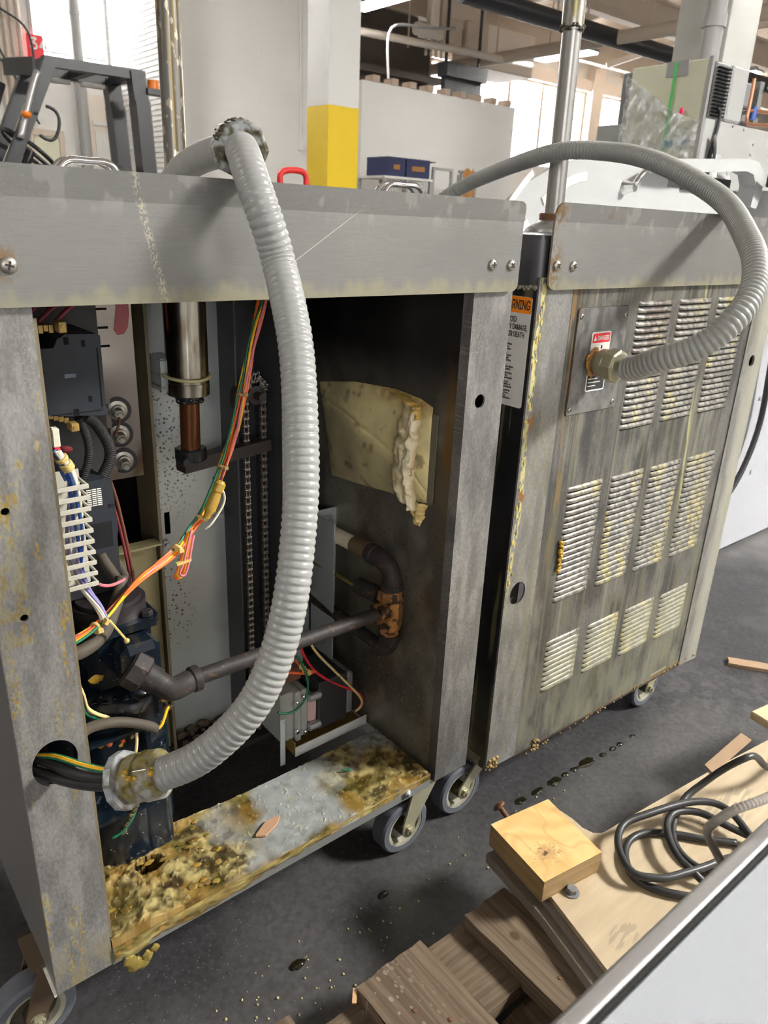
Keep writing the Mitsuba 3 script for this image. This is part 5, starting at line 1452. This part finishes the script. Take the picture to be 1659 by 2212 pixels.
cords = [
    [(1.46, .36, .20), (1.36, .385, .195), (1.273, .393, .200), (1.230, .404, .238), (1.199, .412, .243), (1.184, .436, .210), (1.145, .453, .182), (1.112, .458, .170), (1.072, .450, .162), (1.045, .440, .1585), (1.020, .424, .1575), (1.003, .402, .157), (.997, .380, .157), (.999, .362, .157), (1.01, .345, .157)],
    [(1.10, .325, .165), (1.117, .346, .172), (1.124, .363, .176), (1.129, .382, .181), (1.125, .408, .185), (1.100, .432, .187), (1.070, .447, .187), (1.034, .459, .187), (.994, .472, .185), (.961, .481, .182), (.933, .475, .179), (.909, .458, .177), (.893, .436, .175), (.889, .414, .173), (.905, .394, .172), (.923, .381, .171), (.951, .370, .171), (.990, .357, .170), (1.03, .347, .168), (1.06, .335, .166)],
    [(1.125, .335, .165), (1.111, .370, .169), (1.102, .393, .173), (1.093, .420, .175), (1.070, .441, .176), (1.049, .447, .177), (1.020, .439, .177), (.998, .423, .176), (.980, .402, .175), (.971, .382, .173), (.971, .365, .170), (.972, .350, .164), (.985, .33, .158)],
    [(1.098, .355, .157), (1.088, .365, .157), (1.079, .374, .157), (1.060, .394, .157), (1.045, .413, .157), (1.029, .431, .157), (1.011, .449, .157), (.988, .463, .157), (.962, .467, .157), (.938, .461, .157), (.916, .446, .157), (.899, .422, .157), (.900, .397, .157), (.911, .374, .157), (.927, .353, .157), (.945, .333, .157), (.965, .31, .157)]]
CD = thing('power_cord', 'black power cord coiled in loose loops on the plywood', 'cord')
for c_ in cords:
    part(CD, 'loop', tube(c_, .0062, 14, .005), 'm_cord', True)
WC = thing('white_counter', 'glossy white machine top with a bright metal edge in the lower right corner', 'counter')
part(WC, 'top', box(.02, .80, -.55, .1335, .680, .6995, .002), 'm_whitegloss')
part(WC, 'edge_trim', ext(rrect(.1350, .1500, .672, .7000, .0055, 6), 'x', .0, .80), 'm_alu', 40, label='rounded aluminium edge trim')
part(WC, 'gasket', box(.0, .80, .1330, .1353, .675, .7003), 'm_black', label='black gasket line')
part(WC, 'body', box(.10, .76, -.55, .06, .1505, .680), 'm_white')
gh = [(.560, .155, .560), (.538, .168, .60), (.520, .182, .635), (.497, .1825, .668), (.484, .1745, .690), (.490, .1660, .7045), (.506, .157, .7105), (.54, .150, .7120), (.60, .142, .7115), (.68, .13, .711)]
solo('grey_tube', corrugated(gh, .0036, .003, .0003, 14, .003), 'm_greytube', 'fuzzy grey tube end hanging over the metal edge of the white machine top', 'tube', True)

# floor scraps
solo('wood_scrap', plank(0, .30, 0, .035, 0, .010, 31, True)['mesh'].apply_transform(trimesh.transformations.translation_matrix((1.885, .745, .0005)) @ trimesh.transformations.rotation_matrix(-.95, (0, 0, 1))), 'm_wood2', 'brown splinter of wood on the floor at the right edge', 'wood scrap')
solo('wood_offcut', box(1.462, 1.75, .40, .512, .154, .172, .002).apply_transform(trimesh.transformations.rotation_matrix(-.15, (0, 0, 1), (1.462, .512, 0))), 'm_pineplain', 'pale wood offcut lying over the far end of the plywood', 'wood scrap')
mat('m_pineplain', (.60, .46, .27), .6)
solo('bark_chip', ext(Polygon([(.455, .845), (.485, .862), (.513, .862), (.50, .848), (.485, .842), (.470, .836)]).buffer(-.002).buffer(.002), 'z', .1765, .1800).apply_transform(trimesh.transformations.translation_matrix((0, -.02, 0))), 'm_chipb', 'salmon brown wood chip on the bottom shelf', 'chip')
mat('m_chipb', (.42, .25, .15), .7)
solo('wire_snippet', tube([(.656, .868, .1795), (.664, .862, .180), (.673, .860, .1795)], .0018, 8, .003), 'w_green', 'green wire snippet on the bottom shelf', 'wire', True)
# oil drops on the floor in front of the second cabinet
DR = [(1.027, .744, .020), (1.075, .741, .020), (1.130, .737, .026), (1.165, .739, .014), (1.197, .738, .015), (1.236, .735, .028), (1.288, .729, .013), (1.325, .728, .014), (1.352, .728, .013), (1.402, .729, .012)]
for i, (x, y, r) in enumerate(DR):
    r *= .72
    m_ = blob((0, 0, 0), (r, r * .55, .0018), i + 3, .8, 2)
    v = np.array(m_.vertices); v[:, 2] = np.maximum(v[:, 2], 0)
    m_ = trimesh.Trimesh(v + np.array([x, y, 0.0002]), m_.faces, process=False)
    solo('oil_drop', m_, 'm_oil', ['first', 'second', 'third', 'fourth', 'fifth', 'sixth', 'seventh', 'eighth', 'ninth', 'tenth'][i] + ' dark oil drop in the row on the floor, counted from the pine block', 'drop', True, 'oil drops in a row on the floor')
for i, (px, r, lab) in enumerate([((.268, .655), .020, 'dark oil blot beside the left wheel'), ((.318, .67), .012, 'small dark glossy lump on the floor near the left wheel'), ((.463, .715), .014, 'flat black oil lump on the floor in front of the shelf'), ((.655, .735), .011, 'small black oil lump on the floor left of the wheel')]):
    m_ = blob((0, 0, 0), (r, r * .55, .004), i + 60, .5, 2)
    v = np.array(m_.vertices); v[:, 2] = np.maximum(v[:, 2], 0)
    solo('oil_blot', trimesh.Trimesh(v + np.array([px[0], px[1], .0002]), m_.faces, process=False), 'm_oil', lab, 'drop', True)
cr = []
for i in range(90):
    x, y = RN.normal(.46, .10), RN.normal(.66, .055)
    if y > .76: continue
    r = RN.uniform(.0006, .0021)
    cr.append(blob((x, y, r * .6), r, i, .5, 1))
for i in range(40):
    x, y = RN.uniform(.55, 1.2), RN.uniform(.62, .76)
    cr.append(blob((x, y, .001), RN.uniform(.0007, .0026), i, .5, 1))
solo('floor_crumbs', cat(*cr), 'm_crumb', 'yellow crumbs scattered on the dark floor below the shelf', None, True, kind='stuff')
mat('m_crumb', (.42, .37, .18), .6)

# =================================================================== BACKGROUND
def top_handle(x0, x1, y, z0, z1, lab):
    t = thing('lid_handle', lab, 'handle')
    for dy in (0, .03):
        part(t, 'rail', tube([(x0, y + dy, z0), (x0 + .006, y + dy, z1 - .016), (x0 + .024, y + dy, z1), ((x0 + x1) / 2, y + dy, z1 + .001), (x1 - .024, y + dy, z1), (x1 - .006, y + dy, z1 - .016), (x1, y + dy, z0)], .006, 12, .006), 'm_chrome', True)
    return t


top_handle(.452, .566, 1.45, 1.09, 1.176, 'chrome lid handle left of the first pole')
th = top_handle(1.175, 1.30, 1.45, 1.09, 1.180, 'chrome lid handle under the start of the arching hose')
part(th, 'yellow_tag', box(1.235, 1.262, 1.447, 1.449, 1.148, 1.158), 'w_yellow')

COL = thing('column', 'white square column with a yellow band round its lower half', 'column')
part(COL, 'shaft', box(4.215, 4.545, 6.0, 6.33, 2.02, ZC, .004), 'm_col')
part(COL, 'yellow_band', box(4.212, 4.548, 5.997, 6.333, 0, 2.02, .004), 'm_yellow', label='yellow painted lower band')
C2 = thing('column', 'white column with a grey downpipe behind the copper tubing', 'column')
part(C2, 'shaft', box(6.98, 7.48, 4.0, 4.5, 0, ZC, .004), 'm_colshade')
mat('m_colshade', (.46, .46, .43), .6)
part(C2, 'downpipe', cat(cyl((6.83, 4.05, 0), (6.83, 4.05, ZC), .085, 18), cyl((6.83, 4.05, 2.75), (6.83, 4.05, 2.85), .10, 18)), 'm_greypaint', 40)

# forklift, seen over the left splash guard
FK = thing('forklift', 'black forklift with an open roll cage and an orange beacon', 'forklift')
kf = 1.12


def fk(x, y, z):
    return ((x) * kf, y * kf, 1.1 + (z - 1.1) * kf)


for s, y in (('n', 5.0), ('f', 5.40)):
    part(FK, 'front_post', bar(fk(1.21, y, 1.1), fk(1.585, y, 1.865), .075, .07, (0, 1, 0)), 'm_forklift')
    part(FK, 'rear_post', cat(bar(fk(2.125, y, 1.1), fk(2.10, y, 1.72), .10, .13, (0, 1, 0)), bar(fk(2.10, y, 1.70), fk(2.085, y, 1.88), .10, .10, (0, 1, 0))), 'm_forklift')
    part(FK, 'roof_rail', bar(fk(1.55, y, 1.862), fk(2.12, y, 1.862), .07, .06), 'm_forklift')
for x in (1.58, 1.84, 2.09):
    part(FK, 'roof_bar', bar(fk(x, 5.0, 1.862), fk(x, 5.40, 1.862), .06, .05), 'm_forklift')
part(FK, 'visor', bar(fk(1.45, 5.40, 1.86), fk(1.50, 5.0, 1.83), .02, .10), 'm_forklift')
part(FK, 'roof_light', box(*[q for ab in zip(fk(1.66, 5.28, 1.80), fk(1.79, 5.33, 1.822)) for q in ab]), 'm_label')
part(FK, 'roof_light', box(*[q for ab in zip(fk(1.86, 5.28, 1.80), fk(2.00, 5.33, 1.822)) for q in ab]), 'm_label')
bx_, by_, bz_ = fk(2.185, 4.98, 1.795)
bk_ = part(FK, 'beacon', cat(cyl((bx_, by_, bz_), (bx_, by_, bz_ + .055), .038, 16)), 'm_orange', 30, label='orange beacon')
part(FK, 'beacon_shelf', box(bx_ - .06, bx_ + .07, by_ - .05, by_ + .05, bz_ - .035, bz_), 'm_forklift')
sw0 = np.array(fk(1.47, 5.15, 1.40))
ring = [sw0 + .19 * np.array([math.cos(a) * .80, math.sin(a), -math.cos(a) * .62]) for a in np.linspace(0, 2 * math.pi, 29)]
part(FK, 'steering_wheel', cat(sweep(np.array(ring), .014, 10), bar(sw0 - [.15, 0, -.12], sw0 + [.15, 0, -.12], .03, .02), cyl(sw0, sw0 + np.array([-.12, 0, -.25]), .03, 12)), 'm_blackgloss', True)
part(FK, 'seat', cat(box(*[q for ab in zip(fk(1.80, 5.1, 1.0), fk(2.02, 5.36, 1.12)) for q in ab], .03), box(*[q for ab in zip(fk(1.98, 5.1, 1.05), fk(2.08, 5.36, 1.36)) for q in ab], .04)), 'm_black')
part(FK, 'grab_handle', tube([fk(1.50, 4.87, 1.62), fk(1.55, 4.87, 1.60), fk(1.565, 4.87, 1.55), fk(1.53, 4.87, 1.46), fk(1.49, 4.87, 1.45), fk(1.45, 4.87, 1.47)], .010, 8, .02), 'm_forklift', True)
part(FK, 'mirror', blob(fk(1.34, 5.40, 1.66), (.03, .05, .10), 2, .1, 2), 'm_chrome', True)
part(FK, 'mast_rail', bar(fk(1.10, 5.45, 1.0), fk(1.42, 5.45, 1.78), .07, .09, (0, 1, 0)), 'm_forklift')
part(FK, 'hose_rail', cat(tube([fk(1.37, 4.95, 1.45), fk(1.45, 4.95, 1.68), fk(1.50, 4.95, 1.80)], .022, 8, .03)), 'm_alu', True)
part(FK, 'side_lamp', blob(fk(1.40, 4.9, 1.57), (.03, .03, .022), 4, .1, 2), 'm_orange', True)
part(FK, 'bonnet', box(*[q for ab in zip(fk(1.85, 4.95, .3), fk(2.35, 5.40, 1.02)) for q in ab], .04), 'm_greydark')
part(FK, 'chassis', box(*[q for ab in zip(fk(1.20, 4.95, .2), fk(2.35, 5.40, .75)) for q in ab], .04), 'm_forklift')
for x in (1.35, 2.1):
    for y in (4.97, 5.38):
        q = fk(x, y, 1.1)
        part(FK, 'wheel', lathe([(-.09, .16), (-.08, .22), (.08, .22), (.09, .16)], (q[0], q[1], .22), (0, 1, 0), 24), 'm_black', 40)
part(FK, 'dash', box(*[q for ab in zip(fk(1.33, 5.0, .95), fk(1.50, 5.4, 1.28)) for q in ab], .03), 'm_dark')
SG = thing('red_sign', 'red numbered sign at the left edge of the window', 'sign')
part(SG, 'board', box(3.07, 3.25, 10.40, 10.42, 2.56, 2.94), 'm_redsign')
part(SG, 'numeral', place_text('34', .12, (3.085, 10.398, 2.79), (1, 0, 0), (0, 0, 1), .002, True), 'm_label')
part(SG, 'lower_panel', box(3.08, 3.26, 10.395, 10.40, 2.50, 2.58), 'w_purple')
for i, (pts, lab) in enumerate([([(2.70, 10.3, 3.6), (2.79, 10.3, 3.12), (3.05, 10.3, 2.96), (3.06, 10.3, 2.31), (3.08, 10.3, 2.0)], 'black cable dropping beside the left window'), ([(2.6, 10.3, 3.36), (2.67, 10.3, 2.72), (2.83, 10.3, 2.55), (3.1, 10.3, 2.6)], 'slack black cable looping behind the forklift'), ([(2.67, 10.2, 2.8), (2.83, 10.2, 2.47), (2.99, 10.2, 2.23)], 'short black cable leaning to the forklift roof')]):
    solo('wall_cable', tube(pts, .013, 8, .05), 'm_dark', lab, 'cable', True)
solo('wall_pipe', cat(*[cyl((2.78 + .075 * q, 10.42, 0), (2.78 + .075 * q, 10.42, 5.4), .025, 10) for q in range(4)]), 'm_tan', 'row of tan pipes on the wall left of the window', 'pipe', 40)

# red cart, shelf, boxes, frames behind the left cabinet
RC = thing('hand_cart', 'red cart handle showing above the left splash guard before the yellow band', 'cart')
part(RC, 'handle', tube([(3.10, 5.0, .9), (3.10, 5.0, 1.36), (3.13, 5.0, 1.40), (3.28, 5.0, 1.41), (3.32, 5.0, 1.38), (3.33, 5.0, .9)], .022, 10, .02), 'm_red', True)
part(RC, 'plate', box(3.05, 3.40, 5.0, 5.5, .25, .30), 'm_red')
for x in (3.12, 3.33):
    part(RC, 'wheel', lathe([(-.02, .06), (-.018, .11), (.018, .11), (.02, .06)], (x, 5.2, .11), (0, 1, 0), 20), 'm_black', 40)
part(RC, 'strut', cat(bar((3.10, 5.0, .28), (3.10, 5.0, .95), .03, .03, (1, 0, 0)), bar((3.33, 5.0, .28), (3.33, 5.0, .95), .03, .03, (1, 0, 0))), 'm_red')
SH = thing('wire_shelf', 'small wire shelf carrying the two blue cartons', 'shelf')
part(SH, 'board', box(5.68, 6.40, 7.0, 7.5, 1.545, 1.57), 'm_label')
for x in (5.70, 6.02, 6.38):
    for y in (7.02, 7.48):
        part(SH, 'post', box(x - .018, x + .018, y - .018, y + .018, 0, 1.57), 'm_greypaint')
part(SH, 'wire_side', cat(*[box(5.70 + .03 * q, 5.705 + .03 * q, 7.0, 7.01, .6, 1.54) for q in range(23)]), 'm_greypaint', stuff=True)
for i, (x0, x1, lab) in enumerate([(5.74, 5.99, 'dark blue carton on the left of the wire shelf'), (6.01, 6.36, 'wider dark blue carton on the right of the wire shelf')]):
    t = thing('carton', lab, 'box')
    part(t, 'body', box(x0, x1, 7.02, 7.4, 1.572, 1.765), 'm_cardblue')
    part(t, 'orange_print', box(x0 + .08, x1 - .08, 7.015, 7.02, 1.64, 1.69), 'm_card')
part(t, 'open_flap', box(6.36, 6.52, 7.1, 7.3, 1.755, 1.765), 'm_browndark')
FR = thing('metal_frame', 'thin grey frame standing right of the blue cartons', 'frame')
part(FR, 'tubes', cat(box(6.58, 6.61, 7.2, 7.23, .0, 1.72), box(6.88, 6.91, 7.2, 7.23, .0, 1.72), box(6.58, 6.91, 7.2, 7.23, 1.69, 1.72)), 'm_greypaint')
FR2 = thing('metal_frame', 'thin grey frame behind the brown paper', 'frame')
part(FR2, 'tubes', cat(box(7.20, 7.23, 7.4, 7.43, 0, 1.68), box(7.50, 7.53, 7.4, 7.43, 0, 1.68), box(7.20, 7.53, 7.4, 7.43, 1.65, 1.68)), 'm_greypaint')
PR = thing('paper_roll', 'brown kraft paper hanging over a stand beside the arching hose', 'paper')
part(PR, 'sheet', grid(20, 12, lambda u, v: np.stack([6.98 + .22 * u, 7.1 + .02 * np.sin(9 * u), 1.72 - .5 * v - .02 * np.sin(14 * u) * (v < .05)], -1)), 'm_card', True)
part(PR, 'stand', cat(box(6.98, 7.0, 7.14, 7.16, 0, 1.70), box(7.18, 7.20, 7.14, 7.16, 0, 1.70), box(6.96, 7.22, 7.13, 7.17, 1.68, 1.71)), 'm_greypaint')

# big white dough machine behind the second cabinet
WM = thing('white_machine', 'large white machine with a curved end plate behind the right cabinet', 'machine')
arc = [(2.06, 1.0), (2.10, 1.08), (2.18, 1.17), (2.30, 1.255), (2.46, 1.325), (2.64, 1.365), (2.85, 1.378), (3.32, 1.38), (3.32, 1.0)]
part(WM, 'end_plate', ext(Polygon(arc), 'y', 2.0, 2.02), 'm_white', label='white end plate with a rounded shoulder')


def arcstrip(cx_, cz_, r, a0, a1, w):
    aa = np.linspace(math.radians(a0), math.radians(a1), 18)
    return Polygon([(cx_ + (r + w) * math.cos(a), cz_ + (r + w) * math.sin(a)) for a in aa] + [(cx_ + (r - w) * math.cos(a), cz_ + (r - w) * math.sin(a)) for a in aa[::-1]])


for (r, a0, a1, w) in ((.50, 97, 128, .016), (.50, 140, 165, .014), (.62, 128, 150, .012)):
    part(WM, 'arc_slot', ext(arcstrip(2.70, .80, r, a0, a1, w), 'y', 1.994, 2.0), 'm_tanlight', label='curved slot')
part(WM, 'hole_plug', cyl((2.50, 2.0, 1.255), (2.50, 1.994, 1.255), .022, 20), 'm_tanlight')
lk = part(WM, 'latch', cat(lathe([(0, .030), (.01, .026), (.03, .020), (.05, .018)], (2.905, 2.0, 1.272), (0, -1, 0), 20)), 'm_chrome', 30)
part(WM, 'latch_lever', tube([(2.905, 1.955, 1.28), (2.94, 1.95, 1.32), (3.00, 1.95, 1.345), (3.12, 1.955, 1.362)], .013, 10, .01), 'm_chrome', True)
part(WM, 'cabinet', box(2.0, 4.6, 1.16, 2.0, .012, 1.0, .006), 'm_cabwhite')
mat('m_cabwhite', (.31, .315, .335), .5)
for (x, z) in ((2.66, .58), (2.72, .30)):
    part(WM, 'screw', lathe([(0, .008), (.004, .007), (.005, .003)], (x, 1.16, z), (0, -1, 0), 12), 'm_zinc')
part(WM, 'edge_foot', box(2.02, 4.58, 1.18, 1.98, 0, .012), 'm_dark')
armp = Polygon([(3.05, 1.345), (3.05, 1.388), (3.70, 1.437), (3.80, 1.43), (3.865, 1.39), (3.885, 1.30), (3.86, 1.23), (3.80, 1.235), (3.81, 1.33), (3.77, 1.375), (3.70, 1.385), (3.20, 1.345)])
part(WM, 'arm', ext(armp.buffer(-.006).buffer(.006), 'y', 1.90, 1.98), 'm_white', label='white curved lifting arm')
part(WM, 'arm_shadow_box', box(3.22, 3.76, 2.0, 2.2, 1.29, 1.352), 'm_black', label='black box standing in for the shadow under the arm')  # black box paints in the shadow below the arm
part(WM, 'arm_support', ext(Polygon([(3.28, 1.0), (3.28, 1.285), (3.86, 1.31), (3.90, 1.0)]), 'y', 2.02, 2.06), 'm_white')
part(WM, 'rear_box', box(3.93, 4.7, 1.7, 2.1, 1.0, 1.315, .005), 'm_greypaint')
part(WM, 'roller', lathe([(0, .02), (.01, .028), (.5, .028), (.51, .02)], (4.0, 1.68, 1.23), (1, 0, 0), 20), 'm_alu', 35)
for i in range(4):
    part(WM, 'cable', tube([(3.82, 1.85, 1.335 + .012 * i), (3.98, 1.80, 1.33 + .02 * i), (4.15, 1.78, 1.35 + .04 * i), (4.4, 1.78, 1.36 + .06 * i)], .012, 8, .02), 'm_cable', True)
solo('machine_cord', tube([(2.62, 1.135, .95), (2.615, 1.13, .73), (2.625, 1.13, .64), (2.635, 1.13, .51), (2.605, 1.13, .39), (2.55, 1.13, .30), (2.45, 1.14, .2)], .010, 10, .02), 'm_cord', 'black cord hanging in front of the white machine at the right edge', 'cord', True)

# refrigeration unit at the upper right
RU = thing('cooling_unit', 'grey cooling unit with a finned grille and open copper tubing', 'cooling unit')
part(RU, 'door', box(4.50, 4.53, 2.66, 3.16, 1.30, 2.04, .004), 'm_cream', label='cream side door wrapped in torn film')
part(RU, 'door_label', box(4.494, 4.50, 2.78, 2.92, 1.965, 2.045), 'm_greypaint', label='grey taped card')
part(RU, 'green_strap', box(4.490, 4.494, 2.852, 2.868, 1.50, 2.04), 'm_greentape', label='green strap')
part(RU, 'pink_tag', blob((4.485, 2.775, 1.775), (.006, .012, .022), 3, .3, 2), 'm_pink', True, label='pink tag')
part(RU, 'blue_tape', cat(box(4.488, 4.493, 2.80, 2.86, 1.595, 1.62), box(4.488, 4.493, 2.72, 2.765, 1.60, 1.63)), 'm_bluetape')
part(RU, 'door_edge', box(4.50, 4.525, 2.636, 2.658, 1.30, 2.05), 'm_alu')
part(RU, 'body', box(4.54, 5.9, 2.642, 3.4, .9, 1.74, .004), 'm_greypaint')
part(RU, 'grille_case', box(4.60, 4.90, 2.66, 3.3, 1.74, 2.04, .01), 'm_greydark')
FIN = mikit.ply(box(4.60, 4.74, 2.640, 2.66, 0, .006), 'm_void')
for i in range(14):
    part(RU, 'fin', FIN, None, to=T().translate([.003 * i * 0, 0, 1.76 + .019 * i]))
part(RU, 'side_cover', box(4.76, 4.95, 2.642, 3.3, 1.745, 2.04, .012), 'm_greypaint')
part(RU, 'copper_pipe', tube([(4.99, 2.63, 2.0), (4.99, 2.63, 1.80), (5.0, 2.63, 1.765), (5.04, 2.63, 1.755), (5.4, 2.63, 1.765)], .011, 10, .01), 'm_copper', True)
part(RU, 'copper_pipe', tube([(5.03, 2.66, 1.83), (5.2, 2.66, 1.845), (5.5, 2.66, 1.85)], .011, 10, .02), 'm_copper', True)
part(RU, 'compressor', cat(lathe([(0, .10), (.03, .12), (.16, .12), (.20, .09), (.22, .02)], (5.35, 2.95, 1.74), (0, 0, 1), 24)), 'm_black', 35)
part(RU, 'valve_block', cat(box(5.06, 5.20, 2.72, 2.8, 1.86, 2.0, .01), box(5.22, 5.27, 2.70, 2.78, 1.78, 2.02, .004), box(5.03, 5.12, 2.68, 2.72, 1.77, 1.84, .006)), 'm_greydark')
part(RU, 'blue_can', cat(cyl((5.12, 2.665, 1.79), (5.12, 2.665, 1.86), .022, 14)), 'w_blue', 30)
part(RU, 'green_hose', tube([(5.25, 2.66, 1.985), (5.35, 2.66, 1.97), (5.5, 2.66, 1.96)], .014, 8, .02), 'm_greentape', True)
part(RU, 'leg', cat(box(4.56, 4.62, 2.66, 2.72, 0, .9), box(5.8, 5.86, 2.66, 2.72, 0, .9), box(4.56, 4.62, 3.3, 3.36, 0, .9), box(5.8, 5.86, 3.3, 3.36, 0, .9)), 'm_greypaint')
for (x, z) in ((5.15, 1.65), (5.14, 1.59), (4.70, 1.72), (5.0, 1.72), (4.86, 1.725)):
    part(RU, 'screw', lathe([(0, .008), (.004, .006)], (x, 2.642, z), (0, -1, 0), 10), 'm_chrome')
part(RU, 'lead', tube([(4.63, 2.63, 1.80), (4.655, 2.625, 1.78), (4.66, 2.625, 1.72), (4.64, 2.625, 1.60), (4.62, 2.625, 1.45)], .010, 8, .02), 'm_cable', True)


def film():
    nu, nv = 60, 40
    u, v = np.meshgrid(np.linspace(0, 1, nu), np.linspace(0, 1, nv), indexing='ij')
    # from the upper far corner down to the near lower edge
    top = np.interp(u, [0, .25, .6, .85, 1], [2.0, 1.92, 1.80, 1.74, 1.72])
    z = top * (1 - v) + 1.42 * v
    y = 3.17 - .53 * u
    n = meshkit.fbm(np.stack([y * 30, z * 30, 0 * y], -1), 4, 5)
    n2 = np.abs(meshkit.fbm(np.stack([y * 16 + z * 10, z * 8, 0 * y], -1), 3, 6) - .5) * 2
    x = 4.47 - .03 * n + .035 * n2
    return grid(nu, nv, lambda a, b: np.stack([x, y, z], -1))


def f_film(p, n, uv):
    m = fbm(p.y * 26, p.z * 20, p.x * 20, 3)
    return .28 + .42 * smoothstep(.40, .68, m)


scene['m_wrapfilm'] = {'type': 'blendbsdf', 'weight': proc(f_film), 'a': {'type': 'thindielectric', 'int_ior': 1.5}, 'b': {'type': 'twosided', 'bsdf': {'type': 'principled', 'base_color': {'type': 'rgb', 'value': [.75, .77, .78]}, 'roughness': .2, 'specular': .7}}}
solo('plastic_wrap', film(), 'm_wrapfilm', 'crumpled clear plastic film torn over the cream door of the cooling unit', 'film', True)
solo('plastic_wrap', grid(24, 16, lambda u, v: np.stack([4.60 + .22 * u, 2.60 - .03 * np.sin(7 * u + 3 * v), 1.42 + (.24 - .24 * u) * v + .012 * np.sin(15 * u * v)], -1)), 'm_filmwhite', 'milky plastic film bunched in front of the grey unit', 'film', True)
mat('m_filmwhite', (.55, .54, .54), .25)
# small stuff between partition and white machine
solo('green_bottle', lathe([(0, .04), (.10, .045), (.14, .03), (.17, .015)], (5.2, 4.2, 1.28), (0, 0, 1), 16), 'm_greenb', 'dark green bottle on the bench behind the gap', 'bottle', 35)
mat('m_greenb', (.06, .14, .07), .3)
BN = thing('work_bench', 'grey bench behind the gap between the two cabinets', 'bench')
part(BN, 'top', box(4.6, 5.9, 4.0, 4.6, 1.24, 1.28), 'm_greypaint')
for x in (4.64, 5.86):
    for y in (4.04, 4.56):
        part(BN, 'leg', box(x - .02, x + .02, y - .02, y + .02, 0, 1.24), 'm_greypaint')
solo('pink_cloth', blob((5.42, 4.15, 1.34), (.06, .05, .06), 5, .3, 2), 'm_pinkcloth', 'pale pink bundle beside the green bottle', 'cloth', True)
mat('m_pinkcloth', (.62, .36, .33), .7)
